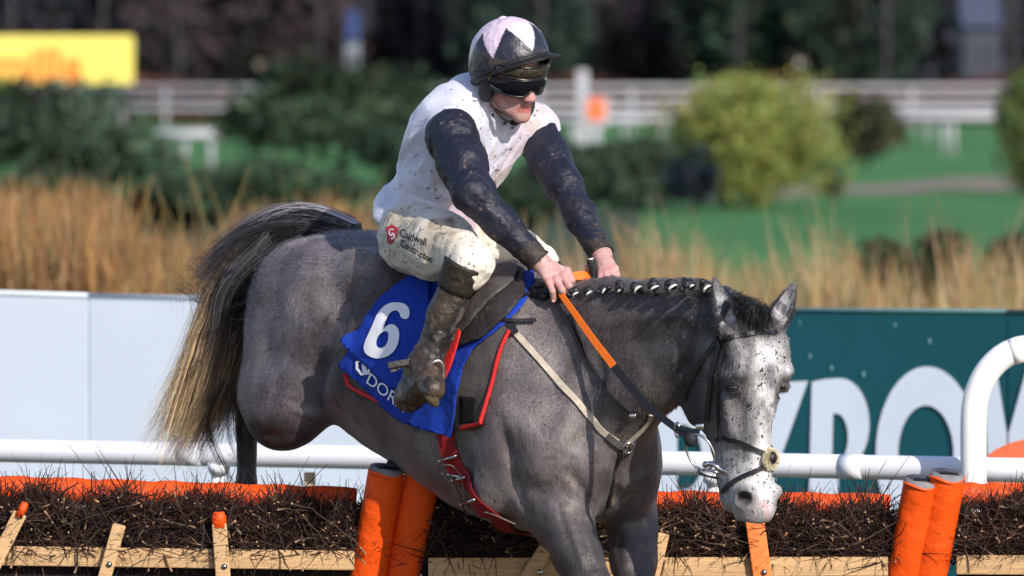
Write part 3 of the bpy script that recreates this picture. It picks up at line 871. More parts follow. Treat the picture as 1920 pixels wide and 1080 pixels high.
def pad(parent, top, bot, rad, dy=0.0, foam=True):
    a = P(top[0], top[1], HY + dy); b = P(bot[0], bot[1], HY + dy + .11)
    ax = nrm(b - a); b = a + ax * ((a[2] - .03) / -ax[2])
    ptsl = [a + (b - a) * t for t in np.linspace(0, 1, 22)]
    rr_ = [rad * (1 + .015 * math.sin(i * 1.9) + .012 * math.sin(i * 4.1)) for i in range(22)]
    o = MB().tube(ptsl, rr_, 28, caps=False, flat=(1, .82)).build('padded_post', M_pad, parent)
    # rolled lip
    u = nrm(np.cross(ax, (0, 0, 1))); v_ = np.cross(ax, u)
    lip = [a - ax * (.004 * math.sin(3 * q) + .003) + rad * .97 * (math.cos(q) * u + .82 * math.sin(q) * v_) for q in np.arange(28) * 2 * math.pi / 28]
    MB().tube(lip, .0045, 8, closed=True).build('lip', M_pad, o)
    if foam:
        f_ = MB(); f_.tube([a - ax * .014, a + ax * .03], [rad * .93, rad * .93], 26, flat=(1, .82)); f_.build('foam_plug', M_foam, o)
        f_ = MB(); f_.tube([a - ax * .0155, a - ax * .0125], [rad * .68, rad * .68], 20, flat=(1, .42)); f_.build('foam_slot', mat('dark_foam', (.06, .06, .07), .9) if 'dark_foam' not in bpy.data.materials else bpy.data.materials['dark_foam'], o)
        f_ = MB(); c = a - ax * .018; f_.tube([c - u * rad * .55 + v_ * rad * .1, c + u * rad * .5 + v_ * rad * .22], .003, 6); f_.build('strap_end', M_blk, o)
    return o
def hurdle(x0, x1, ytop, yrail, label, seed, dens=1.0, xbr=None):
    root = empty('hurdle', foot_of((x0 + x1) / 2), label, 'hurdle', 'hurdle sections joined in one line')
    ya, yb = ytop; xm = xbr or (x0, x1)
    topy = lambda x: ya + (yb - ya) * (np.asarray(x, float) - x0) / (x1 - x0)
    # padded roll along the top
    nn = 40; pts = [HUP(x0 + (x1 - x0) * i / nn, topy(x0 + (x1 - x0) * i / nn) + 24 + 1.5 * math.sin(i * 1.3), 0) for i in range(nn + 1)]
    MB().tube(pts, [.039 * (1 + .03 * math.sin(i * 2.3)) for i in range(nn + 1)], 20).build('top_roll', M_roll, root)
    btop = lambda x: topy(x) + 38 + 16 * np.sin(np.asarray(x) * .040 + seed) + 9 * np.sin(np.asarray(x) * .11 + 2 * seed)
    xs2 = np.arange(xm[0], xm[1] + 1, 30.)
    # core behind the twigs
    v = []; f = []
    for i, x in enumerate(xs2):
        for (yy_, dd) in ((btop(x) + 22, -.04), (btop(x) + 22, -.13), (1045, -.17), (1500, -.12), (1500, .0), (1045, .02)):
            v.append(P(x, yy_, HY + dd))
    for i in range(len(xs2) - 1):
        for k in range(6): f.append((i * 6 + k, i * 6 + (k + 1) % 6, (i + 1) * 6 + (k + 1) % 6, (i + 1) * 6 + k))
    f.append(tuple(range(6))); f.append(tuple((len(xs2) - 1) * 6 + k for k in range(6))[::-1])
    mesh_obj('brush_core', v, f, M_core, root)
    L = xm[1] - xm[0]
    twigs(int(13 * L * dens), xm[0], xm[1], 0, 1050, btop, root, seed)
    chips(int(.16 * L), xm[0], xm[1], lambda x: float(btop(x)) + 4, 1030, root, seed + 1)
    # lower brush between the rails
    g = np.random.default_rng(seed + 5); n = int(7 * L); m = 4
    px = g.uniform(xm[0], xm[1], n); S = np.stack([P(a, b, HY - g.uniform(.13, .17)) for a, b in zip(px, g.uniform(1050, 1200, n))])
    t = np.linspace(0, 1, m); d = np.stack([g.normal(0, .12, n), -np.abs(g.normal(0, .04, n)), -np.ones(n)], 1)
    PT = S[:, None] + d[:, None] * t[None, :, None] * g.uniform(.1, .25, n)[:, None, None]
    c = np.array((.035, .018, .018)) * (1 + .4 * g.normal(size=(n, 1, 1))) * np.ones((1, m, 1))
    o = strands('lower_brush', PT, np.full((n, m), .0017), np.clip(c, .004, 1), M_twig, root, 3); o['kind'] = 'stuff'
    # timber rail and low rail
    for (r0, r1, w_) in ((yrail[0], yrail[1], .058), (yrail[0] + 380, yrail[1] + 380, .058)):
        m_ = MB(); bar(m_, P(x0 + 3, r0, HY - .20), P(x1 - 3, r1, HY - .20), w_, .022); m_.build('rail', M_wood, root)
    return root
def slat(parent, a, b, w_, m_=None, bolt=None, cap=False):
    A = P(a[0], a[1], HY - .235); B = P(b[0], b[1], HY - .235); d = nrm(B - A); B = A + d * ((A[2] - .06) / -d[2])
    q = MB(); bar(q, A, B, w_, .018); o = q.build('slat', m_ or M_wood, parent)
    if cap:
        c = MB(); c.tube([A - d * .035, A - d * .02, A + d * .012], [.016, .022, .0225], 12, flat=(1, .6)); c.build('orange_cap', M_roll, o)
    if bolt:
        c = P(bolt[0], bolt[1], HY - .247); k = MB(); k.tube([c, c + (0, -.003, 0)], .0085, 14); k.ball(c + (0, -.003, 0), (.006, .003, .006), 12, 6); k.build('bolt', M_steel, o)
h1 = hurdle(-140, 668, (888, 914), (1040, 1051), 'left hurdle section with dark brush, pale battens and orange top roll', 71, xbr=(-130, 688))
slat(h1, (38, 962), (-6, 1050), .042, cap=True)
slat(h1, (224, 983), (194, 1090), .040, bolt=(205, 1058))
slat(h1, (411, 982), (419, 1090), .044, bolt=(421, 1062), cap=True)
pad(h1, (724, 886), (688, 1090), .054, dy=-.26)
h2 = hurdle(800, 1668, (915, 926), (1064, 1062), 'middle hurdle section under the horse and behind its muzzle', 72, xbr=(790, 1705))
slat(h2, (1415, 975), (1431, 1090), .056, M_owood, bolt=(1433, 1073))
slat(h2, (1035, 1010), (985, 1090), .045, bolt=(1012, 1073))
slat(h2, (1243, 1000), (1222, 1090), .04)
pad(h2, (792, 893), (753, 1090), .054, dy=-.24)
pad(h2, (1727, 908), (1694, 1090), .053, dy=-.27)
h3 = hurdle(1790, 2140, (905, 915), (1059, 1060), 'right hurdle section cut by the edge of the picture', 73, xbr=(1795, 2140))
pad(h3, (1776, 896), (1740, 1090), .054, dy=-.27)
slat(h3, (1985, 970), (1960, 1090), .045)
# dark rubber flap on top of the left pads
fl = MB(); a = P(706, 872, HY - .3); 
fl.box(P(742, 876, HY - .22), (.030, .030, .012), ax=(nrm((1, 0, -.35)), (0, 1, 0), nrm((.35, 0, 1))), bev=.005); fl.build('rubber_flap', mat('rubber', (.02, .025, .03), .6), h1)
# ================================================================== HORSE
HA = R(50)                                   # heading: to the right and towards the camera
hf = np.array((math.cos(HA), -math.sin(HA), 0)); hr = np.array((-math.sin(HA), -math.cos(HA), 0)); UP = np.array((0, 0, 1.0))
H0 = P(1020, 540, 0); H0[1] = 0
def zpy(py): return P(960, py, 0)[2]
def HF(s, t, py):
    q = H0 + hf * s + hr * t; q[2] = zpy(py); return q
def lin(py): return zpy(py)
F_ = Field(axis_grid(-1.25, .98, .011, [(.50, .90, .0055)]), axis_grid(-1.35, 2.0, .0115, [(-1.12, -.40, .0075)]), axis_grid(-.02, 2.42, .011, [(1.50, 2.36, .0065)]))
# ---- trunk
keys = []
for (s, top, bot, hw) in [(-1.14, 575, 660, .07), (-1.06, 510, 740, .15), (-.96, 466, 785, .22), (-.82, 452, 826, .265), (-.66, 463, 872, .275), (-.48, 482, 922, .285),
                          (-.30, 505, 966, .288), (-.12, 530, 1000, .27), (.05, 547, 1002, .235), (.18, 600, 985, .205), (.30, 665, 955, .165), (.38, 745, 905, .095)]:
    zt, zb = lin(top), lin(bot)
    keys.append((s, (zt + zb) / 2, 0, (zt - zb) / 2, hw))
O = H0.copy(); O[2] = 0
F_.loft(O, (hf, UP, hr), keys, k=.05)
# withers, croup, loin, hip points
F_.cap(HF(-.35, 0, 540), HF(.0, 0, 565), .08, .075, k=.10)
F_.cap(HF(-1.0, 0, 505), HF(-.62, 0, 508), .085, .07, k=.10)
for sd in (1, -1):
    F_.ell(HF(-.60, .20 * sd, 510), (.10, .045, .06), (hf, hr, UP), k=.12)            # point of hip
    # haunch
    F_.ell(HF(-.90, .150 * sd, 602), (.25, .155, .235), (hf, hr, UP), k=.09)

    F_.ell(HF(-.945, .17 * sd, 680), (.185, .135, .18), (hf, hr, UP), k=.07)
    # shoulder blade and upper arm, breast muscles
    F_.ell(HF(.03, .155 * sd, 715), (.15, .085, .26), (nrm(hf + .25 * UP), hr, nrm(UP - .25 * hf)), k=.08)
    F_.ell(HF(.16, .155 * sd, 850), (.15, .095, .17), (hf, hr, UP), k=.06)
    F_.ell(HF(.24, .10 * sd, 880), (.13, .085, .15), (hf, hr, UP), k=.05)
    F_.cap(HF(.11, .205 * sd, 790), HF(.01, .200 * sd, 925), .078, .066, k=.06)       # triceps
# belly fold to the stifle
sti = P(532, 782, .60)
def mirr(p):
    d = (np.asarray(p) - H0); t = d @ hr; return np.asarray(p) - 2 * t * hr
F_.ell(P(540, 760, .60), (.14, .10, .125), (nrm(hf - .3 * UP), hr, nrm(UP + .3 * hf)), k=.06)
F_.ell(P(527, 800, .585), (.088, .075, .066), (hf, hr, UP), k=.045)
F_.ell(P(512, 740, .66), (.12, .085, .13), (hf, hr, UP), k=.06)
F_.cap(P(560, 730, .56), P(640, 715, .38), .09, .05, k=.08)
# right hind: gaskin back to the hock, cannon hanging
hock = P(466, 742, .98)
F_.chain([P(520, 770, .66), P(486, 745, .86), hock], [.085, .06, .046], k=.03, sq=(hr, .8))
F_.cap(hock + .03 * UP - .03 * hf, hock - .01 * UP, .036, .036, k=.02)
F_.chain([hock, P(463, 800, .97), P(462, 905, .96), P(460, 935, .97)], [.042, .031, .029, .036], k=.02)
F_.chain([P(460, 940, .97), P(452, 975, 1.03), P(446, 985, 1.08)], [.034, .028, .04], k=.02)
# left hind tucked behind
sl = mirr(P(532, 782, .60)); sl[2] = zpy(740)
F_.ell(sl, (.14, .10, .12), (hf, hr, UP), k=.06)
F_.chain([sl, HF(-1.18, -.16, 690), HF(-1.36, -.14, 650)], [.09, .06, .046], k=.03)
F_.chain([HF(-1.36, -.14, 650), HF(-1.25, -.10, 720), HF(-1.22, -.10, 790)], [.042, .03, .036], k=.02)
F_.chain([HF(-1.22, -.10, 792), HF(-1.30, -.10, 815)], [.034, .038], k=.02)
# forelegs
kneeR = P(1123, 1128, -.42)
F_.chain([P(1028, 940, -.20), P(1062, 985, -.26), P(1080, 1040, -.32), P(1106, 1092, -.38), kneeR], [.105, .082, .073, .056, .052], k=.035, sq=(hr, .85))
F_.cap(P(1018, 950, -.14), P(1034, 1000, -.22), .05, .04, k=.05)                     # elbow point
F_.cap(P(1050, 960, -.29), P(1092, 1050, -.38), .050, .034, k=.03)                     # extensor muscle
F_.chain([kneeR, P(1120, 1165, -.40), P(1100, 1290, -.30), P(1098, 1318, -.29)], [.050, .036, .031, .040], k=.02)
F_.chain([P(1098, 1318, -.29), P(1112, 1362, -.34)], [.036, .036], k=.02)
kneeL = P(1196, 1165, -.22)
F_.chain([P(1176, 930, .02), P(1186, 985, -.04), P(1188, 1050, -.10), P(1192, 1110, -.17), kneeL], [.098, .078, .070, .055, .050], k=.035, sq=(hr, .85))
F_.cap(P(1172, 960, -.06), P(1178, 1060, -.16), .045, .035, k=.03)
F_.chain([kneeL, P(1200, 1200, -.25), P(1215, 1340, -.38), P(1218, 1370, -.40)], [.048, .035, .031, .040], k=.02)
F_.chain([P(1218, 1370, -.40), P(1236, 1420, -.46)], [.036, .036], k=.02)
# far shoulder edge
F_.ell(P(1168, 850, .05), (.10, .08, .19), (hf, hr, UP), k=.06)
# ---- neck
nk = [(1040, 668, -.02, .205), (1120, 655, -.17, .185), (1200, 642, -.33, .148), (1280, 632, -.48, .135), (1345, 630, -.60, .125)]
F_.chain([P(a, b, c) for a, b, c, d in nk], [d for a, b, c, d in nk], k=.05, sq=(hr, .58))
F_.chain([P(1075, 585, -.06), P(1150, 572, -.23), P(1230, 566, -.38), P(1310, 572, -.53), P(1368, 590, -.63)], [.062, .045, .040, .042, .048], k=.07)   # crest
F_.chain([P(1160, 800, -.25), P(1190, 745, -.33), P(1235, 715, -.42), P(1285, 690, -.49)], [.10, .085, .072, .07], k=.06)                               # under-neck
# ---- head
HB = R(54)
nf = np.array((math.cos(HB), -math.sin(HB), 0)); nr = np.array((-math.sin(HB), -math.cos(HB), 0))
HO = P(1425, 600, -.70)
def hn(xf): return (xf - 1425) / (640 * math.cos(HB)) * .975
hk = [(572, 1404, .11, .040), (600, 1420, .17, .070), (650, 1430, .225, .092), (700, 1438, .265, .101), (745, 1437, .285, .088), (790, 1432, .268, .074),
      (835, 1428, .215, .063), (880, 1429, .172, .058), (915, 1434, .140, .061), (945, 1436, .130, .061), (978, 1428, .090, .046)]
def hz(py): return zpy(py) * 1.0
def headp(n, t, py):
    n = n + hn(np.interp(py, [k_[0] for k_ in hk], [k_[1] for k_ in hk]))
    q = HO + nf * n + nr * t; q[2] = P(1425, py, -.75)[2]; return q
kk = []
for (py, xf, D, hw) in hk:
    n_ = (xf - 1425) / (640 * math.cos(HB)) * .975
    kk.append((-P(1425, py, -.75)[2], n_ - D / 2, 0, D / 2, hw))
HO0 = HO.copy(); HO0[2] = 0
F_.loft(HO0, (-UP, nf, nr), kk, k=.035, pw=2.35)
def hn(xf): return (xf - 1425) / (640 * math.cos(HB)) * .975
for sd in (1, -1):
    F_.ell(headp(-.245, .055 * sd, 742), (.095, .030, .10), (nf, nr, UP), k=.03)             # cheek plate
    F_.ell(headp(-.040, .080 * sd, 698), (.050, .028, .030), (nf, nr, UP), k=.022)          # brow bone
    F_.ell(headp(-.038, .085 * sd, 726), (.028, .020, .020), (nf, nr, UP), k=.012)          # eyeball bed
    F_.cap(headp(-.075, .086 * sd, 748), headp(-.065, .064 * sd, 812), .016, .010, k=.02)    # facial crest
    F_.cap(headp(-.02, .072 * sd, 665), headp(-.02, .082 * sd, 640), .03, .025, k=.03)       # temple
    F_.cap(headp(-.032, .066 * sd, 762), headp(-.022, .060 * sd, 800), .016, .010, k=.03, mode='sub')  # hollow between eye and nose bone
    F_.ell(headp(-.045, .104 * sd, 690), (.026, .010, .010), (nf, nr, UP), k=.014, mode='sub')   # hollow above the eye
    # nostril wing and opening
    F_.ell(headp(-.030, .052 * sd, 934), (.036, .026, .038), (nrm(nf - .2 * UP), nr, UP), k=.018)
    ax_ = nrm(.62 * nf + .78 * nr * sd)
    F_.ell(headp(-.020, .073 * sd, 938), (.027, .034, .022), (ax_, nrm(np.cross(UP, ax_) + .30 * UP), nrm(UP - .3 * np.cross(UP, ax_))), k=.008, mode='sub')
F_.cap(headp(-.028, 0, 640), headp(-.022, 0, 880), .035, .030, k=.035)                          # nasal bridge
# upper lip, lower lip, chin, mouth slit
F_.ell(headp(-.026, 0, 962), (.046, .047, .032), (nf, nr, UP), k=.02)
F_.ell(headp(-.146, 0, 940), (.036, .036, .038), (nrm(nf - .4 * UP), nr, nrm(UP + .4 * nf)), k=.016)
F_.chain([headp(-.165, .0, 850), headp(-.158, 0, 900), headp(-.150, 0, 935)], [.036, .034, .034], k=.03)
for sd in (1, -1):
    F_.cap(headp(-.116, .075 * sd, 884), headp(-.108, .050 * sd, 978), .007, .015, k=.006, mode='sub')
    F_.cap(headp(-.108, .0 * sd, 982), headp(-.110, .05 * sd, 960), .016, .010, k=.006, mode='sub')
# ---- ears
def ear(base, tip, open_dir, w_):
    a = nrm(tip - base); o = nrm(open_dir - a * np.dot(open_dir, a)); l = np.cross(a, o); L = np.linalg.norm(tip - base)
    K = [(0, 0, 0, .026, .030), (.18 * L, 0, 0, .028, w_ * .95), (.42 * L, 0, 0, .024, w_ * 1.05), (.68 * L, 0, 0, .016, w_ * .80), (.88 * L, 0, 0, .010, w_ * .42), (1.0 * L, 0, 0, .006, .006)]
    F_.loft(base, (a, o, l), K, k=.012)
    K2 = [(.16 * L, .026, 0, .016, w_ * .35), (.34 * L, .024, 0, .022, w_ * .72), (.62 * L, .018, 0, .017, w_ * .58), (.84 * L, .011, 0, .010, w_ * .25), (.93 * L, .008, 0, .004, .003)]
    F_.loft(base, (a, o, l), K2, k=.006, mode='sub')
    return base, a, o, l, L
earN = ear(P(1368, 632, -.74), P(1340, 520, -.68), nrm(np.array((.35, -.93, .05))), .037)
earF = ear(P(1450, 622, -.55), P(1490, 530, -.54), nrm(np.array((-.25, -.95, .1))), .034)
# ---- surface anatomy: grooves
F_.chain([P(1160, 850, -.47), P(1150, 880, -.46), P(1140, 925, -.44)], [.010, .012, .012], k=.03, mode='sub')
F_.chain([HF(-.70, .30, 640), HF(-.735, .29, 700), HF(-.76, .27, 760)], [.012, .014, .012], k=.09, mode='sub')    # flank fold
F_.chain([HF(-.12, .275, 800), HF(-.10, .262, 900), HF(-.10, .23, 960)], [.010, .014, .016], k=.04, mode='sub')    # behind the elbow
F_.chain([P(1058, 895, -.36), P(1084, 935, -.38), P(1108, 985, -.36)], [.006, .010, .010], k=.025, mode='sub')
F_.chain([P(1108, 700, -.40), P(1090, 770, -.40), P(1050, 840, -.36)], [.006, .008, .006], k=.05, mode='sub')
F_.chain([P(1165, 800, -.44), P(1160, 860, -.46), P(1148, 925, -.44), P(1130, 975, -.40)], [.010, .014, .016, .020], k=.03, mode='sub')
# fine muscle relief
def relief(g):
    return (fbm(g * 6.0, 3) - .5) * .022 + (np.abs(fbm(g * 11.0 + 4, 2) - .5) - .1) * .012
F_.apply(relief, (-1.2, -1.3, 0), (.46, 2, 2.3), k=0, mode='warp')
hco, hF = F_.mesh(2)
del F_.D
hN = vnormals(hco, hF)
# surface anatomy laid on the finished form: creases, muscle edges, tendons, veins
_HT = BVHTree.FromPolygons([Vector(v) for v in hco.tolist()], hF.tolist())
def ridge(path, w_, amp, co=None, N=None, tree=None):
    co = hco if co is None else co; N = hN if N is None else N; tree = tree or _HT
    pts = []
    for (px, py) in path:
        o = V(P(px, py, -4.0)); h, n, i, d = tree.ray_cast(o, (V(P(px, py, 0)) - o).normalized(), 8.0)
        if h is not None: pts.append(np.array(h))
    if len(pts) < 2: return
    c_ = bez(pts, 10 * len(pts)); lo = c_.min(0) - 3 * w_; hi = c_.max(0) + 3 * w_
    m_ = np.argwhere(((co > lo) & (co < hi)).all(1)).ravel()
    if not len(m_): return
    D_ = np.linalg.norm(co[m_][:, None] - c_[None], axis=2); j = D_.argmin(1); dm = D_.min(1)
    tp = np.sin(np.clip(j / (len(c_) - 1), 0, 1) * math.pi) ** .5
    co[m_] += N[m_] * (amp * np.exp(-(dm / w_) ** 2) * tp)[:, None]
ridge([(604, 795), (598, 750), (606, 700), (628, 655)], .018, -.014)
ridge([(934, 770), (950, 840), (970, 915), (998, 985)], .022, -.020)
ridge([(985, 760), (1000, 840), (1018, 910)], .045, .016)
ridge([(752, 505), (715, 535), (672, 580), (655, 640), (640, 700)], .020, .010)
ridge([(700, 500), (665, 540), (636, 600), (620, 650)], .022, -.010)
ridge([(560, 470), (520, 540), (500, 620), (498, 700)], .05, -.012)
ridge([(575, 600), (570, 680), (560, 750)], .03, .010)
ridge([(470, 795), (505, 818), (560, 812)], .016, -.009)
ridge([(545, 770), (575, 775), (600, 790)], .014, .007)
ridge([(1112, 640), (1128, 720), (1115, 790), (1075, 850)], .020, -.012)
ridge([(1060, 700), (1070, 780), (1050, 850)], .04, .010)
ridge([(1165, 860), (1160, 900), (1148, 945), (1130, 985)], .016, -.022)
ridge([(1062, 880), (1092, 920), (1112, 975)], .014, -.014)
ridge([(1040, 930), (1058, 990), (1084, 1060)], .012, -.008)
ridge([(1066, 950), (1090, 1010), (1112, 1075)], .010, -.008)
ridge([(1150, 960), (1160, 1020), (1168, 1075)], .012, -.008)
ridge([(1200, 960), (1205, 1020), (1208, 1075)], .012, -.006)
ridge([(1110, 610), (1190, 596), (1270, 592), (1330, 606)], .022, .010)
ridge([(1120, 650), (1200, 640), (1280, 640)], .028, -.008)
ridge([(1298, 672), (1250, 720), (1205, 775)], .016, -.009)
for pth in ([(872, 800), (895, 835), (902, 880), (925, 915)], [(1015, 690), (1034, 745), (1022, 800), (1035, 850)], [(830, 830), (862, 850), (880, 895)], [(700, 700), (735, 790), (790, 850)], [(1180, 900), (1190, 950), (1184, 1010)], [(640, 720), (680, 790), (740, 850)],
            [(1384, 770), (1376, 805), (1388, 845), (1382, 875)], [(1376, 805), (1362, 835)], [(1405, 770), (1398, 815)]):
    ridge(pth, .0055, .0032)
hN = vnormals(hco, hF)
HPX, HPY = proj(hco)
# ---- coat colours (steel-grey body, darker points, pale flecked face)
def blob(px, py, rx, ry, soft=.5):
    d = np.sqrt(((HPX - px) / rx) ** 2 + ((HPY - py) / ry) ** 2); return 1 - sm(d, 1 - soft, 1 + soft)
loc = hco - H0; cs = loc @ hf; ct = loc @ hr; cz = hco[:, 2]
n1 = fbm(hco * 5, 3); n2 = fbm(hco * 18 + 5, 3); n3 = fbm(hco * 45 + 9, 2)
body = np.array((.116, .099, .102)); dark = np.array((.026, .023, .023)); pale = np.array((.20, .18, .17))
c = np.tile(body, (len(hco), 1))
def mixc(c, col, f): f = np.clip(f, 0, 1)[:, None]; return c * (1 - f) + np.array(col) * f
def mixc2(c, k, f): return c * (1 - np.clip(f, 0, 1)[:, None] * (1 - k))
# haunch tinted cooler: blue sky fill put into the coat colour
hq = sm(-cs, .45, .8)
c = mixc(c, (.108, .095, .113), hq * .9)
c = mixc(c, pale, sm(n1, .50, .68) * .6)
c = mixc(c, dark, sm(.50 - n1, 0, .18) * .55)
c *= (1 + (n2 - .5)[:, None] * 1.1)
# dark neck top and neck side, brown sweat
ngrow = sm(cs, .18, .5)
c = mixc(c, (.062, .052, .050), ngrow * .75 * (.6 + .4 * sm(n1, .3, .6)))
# dark stifle and lower legs
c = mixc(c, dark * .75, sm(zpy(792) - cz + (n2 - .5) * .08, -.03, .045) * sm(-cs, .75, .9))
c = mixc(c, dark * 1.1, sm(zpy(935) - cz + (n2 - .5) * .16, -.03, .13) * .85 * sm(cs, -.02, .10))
c = mixc(c, dark * .7, sm(-cs, 1.13, 1.2) * .9)
c = mixc(c, dark, sm(zpy(1060) - cz, -.05, .2) * .8)
# ears & head
isH = sm((hco - HO) @ nf, -.33, -.24) * sm(cs, .62, .72)
q = hco - HO; hnn = q @ nf; htt = q @ nr
ph = P(1425, 600, -.75)[2] - cz                                # distance down the head
isHead = (hnn > -.335) & (cs > .66)
face = sm(hnn, -.20, -.09)
wh = face * sm(ph, .02, .09)
wh = np.maximum(wh, sm(ph, .34, .40) * sm(hnn, -.14, -.09))
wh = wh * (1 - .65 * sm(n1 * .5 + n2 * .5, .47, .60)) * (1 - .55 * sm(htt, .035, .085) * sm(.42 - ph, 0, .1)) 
hc = np.tile(np.array((.062, .058, .062)), (len(hco), 1))
hc = mixc(hc, (.56, .56, .56), wh)
stk = fbm(np.stack([hco[:, 0] * 60, hco[:, 1] * 60, hco[:, 2] * 14], -1) + 3, 2)
hc = mixc(hc, (.16, .155, .16), sm(stk, .55, .70) * .55 * sm(np.abs(htt), .02, .07))
hc = mixc2(hc, .52, sm(htt + (n2 - .5) * .05, .005, .05) * (1 - sm(ph, .36, .46)))  # near side of the face darkened as a whole, fading towards the muzzle
# dark eye surrounds, dark sides, muzzle grey
for sd in (1, -1):
    e = headp(-.030, .093 * sd, 726); d = np.linalg.norm((hco - e) * np.array((1, 1, 1.15)), axis=1)
    hc = mixc(hc, (.030, .028, .030), (1 - sm(d + (n2 - .5) * .06, .020, .058)) * .95)
    e = headp(-.045, .075 * sd, 775); d = np.linalg.norm((hco - e) * np.array((1, 1, .55)), axis=1)
    hc = mixc(hc, (.14, .135, .14), (1 - sm(d + (n2 - .5) * .09, .02, .065)) * .8)
    e = headp(-.02, .085 * sd, 650); d = np.linalg.norm((hco - e), axis=1)
    hc = mixc(hc, (.16, .155, .16), (1 - sm(d + (n2 - .5) * .07, .02, .05)) * .7)
    e = headp(-.020, .066 * sd, 938); d = np.linalg.norm((hco - e), axis=1)
    hc = mixc(hc, (.10, .095, .10), (1 - sm(d, .030, .060)) * .75)
    hc = mixc(hc, (.012, .010, .011), (1 - sm(d, .022, .030)))
frn = ((hN @ np.array((0, -1., 0))) > .05)
for (bx, by, brx, bry, st_, cl_) in [(1362, 668, 26, 26, .75, .13), (1390, 690, 22, 20, .6, .20), (1352, 712, 22, 34, .85, .07), (1378, 752, 26, 20, .7, .12), (1392, 792, 24, 30, .65, .17), (1360, 800, 22, 44, .6, .16), (1455, 712, 20, 26, .6, .16), (1466, 748, 12, 24, .75, .08), (1418, 755, 16, 22, .4, .25), (1436, 795, 12, 30, .35, .25),
                               (1366, 860, 18, 36, .45, .24), (1398, 905, 24, 16, .4, .26), (1360, 935, 16, 28, .6, .15), (1420, 958, 22, 14, .55, .18), (1340, 760, 14, 60, .8, .06), (1405, 660, 14, 10, .3, .25)]:
    hc = mixc(hc, (cl_, cl_ * .97, cl_), np.clip(blob(bx, by, brx, bry, .6) * st_ * 1.35 * (.45 + 1.2 * sm(n2 + .25 * (stk - .5), .40, .62)), 0, 1) * frn)
hc = mixc(hc, (.30, .28, .28), sm(ph, .50, .56) * .7)
hc = mixc(hc, (.50, .33, .32), sm(n2, .56, .7) * sm(ph, .48, .53) * sm(hnn, -.02, .02) * .6)
fl = vnoise(hco * 74) * .65 + vnoise(hco * 150 + 7) * .35
hc = mixc(hc, (.028, .022, .020), (fl > .765) * (sm(hnn, -.20, -.05)) * .95)
isHd = np.clip(sm(hnn, -.335, -.27) * sm(cs, .60, .70) * sm(ph, -.06, .0), 0, 1)
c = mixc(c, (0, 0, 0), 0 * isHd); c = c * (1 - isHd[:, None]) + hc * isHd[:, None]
# ears grey, dark rims
for (b_, a_, o_, l_, L_) in (earN, earF):
    qq = hco - b_; u_ = qq @ a_; v_ = qq @ o_; w_ = qq @ l_
    m_ = sm(u_, .015, .05) * (1 - sm(np.linalg.norm(qq - u_[:, None] * a_, axis=1), .05, .06)) * (u_ < L_ * 1.1)
    ec = np.tile(np.array((.10, .10, .11)), (len(hco), 1))
    ec = mixc(ec, (.42, .42, .43), sm(v_, -.012, .004) * (1 - sm(u_ / L_, .55, .85)) * sm(n3, .38, .55))
    ec = mixc(ec, (.015, .015, .017), sm(np.abs(w_) / (.034 * (1.05 - .7 * np.clip(u_ / L_, 0, 1))), .72, .95))
    c = c * (1 - m_[:, None]) + ec * m_[:, None]
# mud splashes over the body
mf = vnoise(hco * 70 + 31) * .5 + vnoise(hco * 31) * .5
c = mixc(c, (.035, .026, .020), (mf > .80) * .6 * (1 - isHd))
c = mixc(c, (.23, .20, .15), sm(n2 * .5 + n3 * .5, .60, .72) * .35 * (1 - isHd) * sm(zpy(860) - cz, -.1, .1))
c = np.clip(c, .006, .8)
def coat_mat():
    m = bpy.data.materials.new('grey_coat'); m.use_nodes = True; t = m.node_tree; n = t.nodes; l = t.links
    b = n['Principled BSDF']; b.inputs['Roughness'].default_value = .44; b.inputs['Specular IOR Level'].default_value = .45
    b.inputs['Sheen Weight'].default_value = .10; b.inputs['Sheen Roughness'].default_value = .4
    a = n.new('ShaderNodeAttribute'); a.attribute_name = 'Col'
    tc = n.new('ShaderNodeTexCoord')
    mp = n.new('ShaderNodeMapping'); l.new(tc.outputs['Object'], mp.inputs[0]); mp.inputs['Rotation'].default_value = (.5, .3, .6); mp.inputs['Scale'].default_value = (1, 1, .28)
    # warped streaky hair pattern
    wv = n.new('ShaderNodeTexNoise'); wv.inputs['Scale'].default_value = 260; wv.inputs['Detail'].default_value = 3; wv.inputs['Distortion'].default_value = .6; l.new(mp.outputs[0], wv.inputs['Vector'])
    w2 = n.new('ShaderNodeTexNoise'); w2.inputs['Scale'].default_value = 75; w2.inputs['Detail'].default_value = 4; w2.inputs['Distortion'].default_value = 1.2; l.new(mp.outputs[0], w2.inputs['Vector'])
    ad = n.new('ShaderNodeMath'); ad.operation = 'ADD'; l.new(wv.outputs[0], ad.inputs[0]); l.new(w2.outputs[0], ad.inputs[1])
    mr = n.new('ShaderNodeMapRange'); l.new(ad.outputs[0], mr.inputs[0]); mr.inputs[1].default_value = .65; mr.inputs[2].default_value = 1.35; mr.inputs[3].default_value = .62; mr.inputs[4].default_value = 1.40
    mx = n.new('ShaderNodeVectorMath'); mx.operation = 'SCALE'; l.new(a.outputs['Color'], mx.inputs[0]); l.new(mr.outputs[0], mx.inputs['Scale'])
    l.new(mx.outputs[0], b.inputs['Base Color'])
    bp = n.new('ShaderNodeBump'); bp.inputs['Strength'].default_value = .55; bp.inputs['Distance'].default_value = .0035; l.new(ad.outputs[0], bp.inputs['Height'])
    l.new(bp.outputs[0], b.inputs['Normal'])
    rr = n.new('ShaderNodeMapRange'); l.new(w2.outputs[0], rr.inputs[0]); rr.inputs[3].default_value = .34; rr.inputs[4].default_value = .56; l.new(rr.outputs[0], b.inputs['Roughness'])
    return m
M_coat = coat_mat()
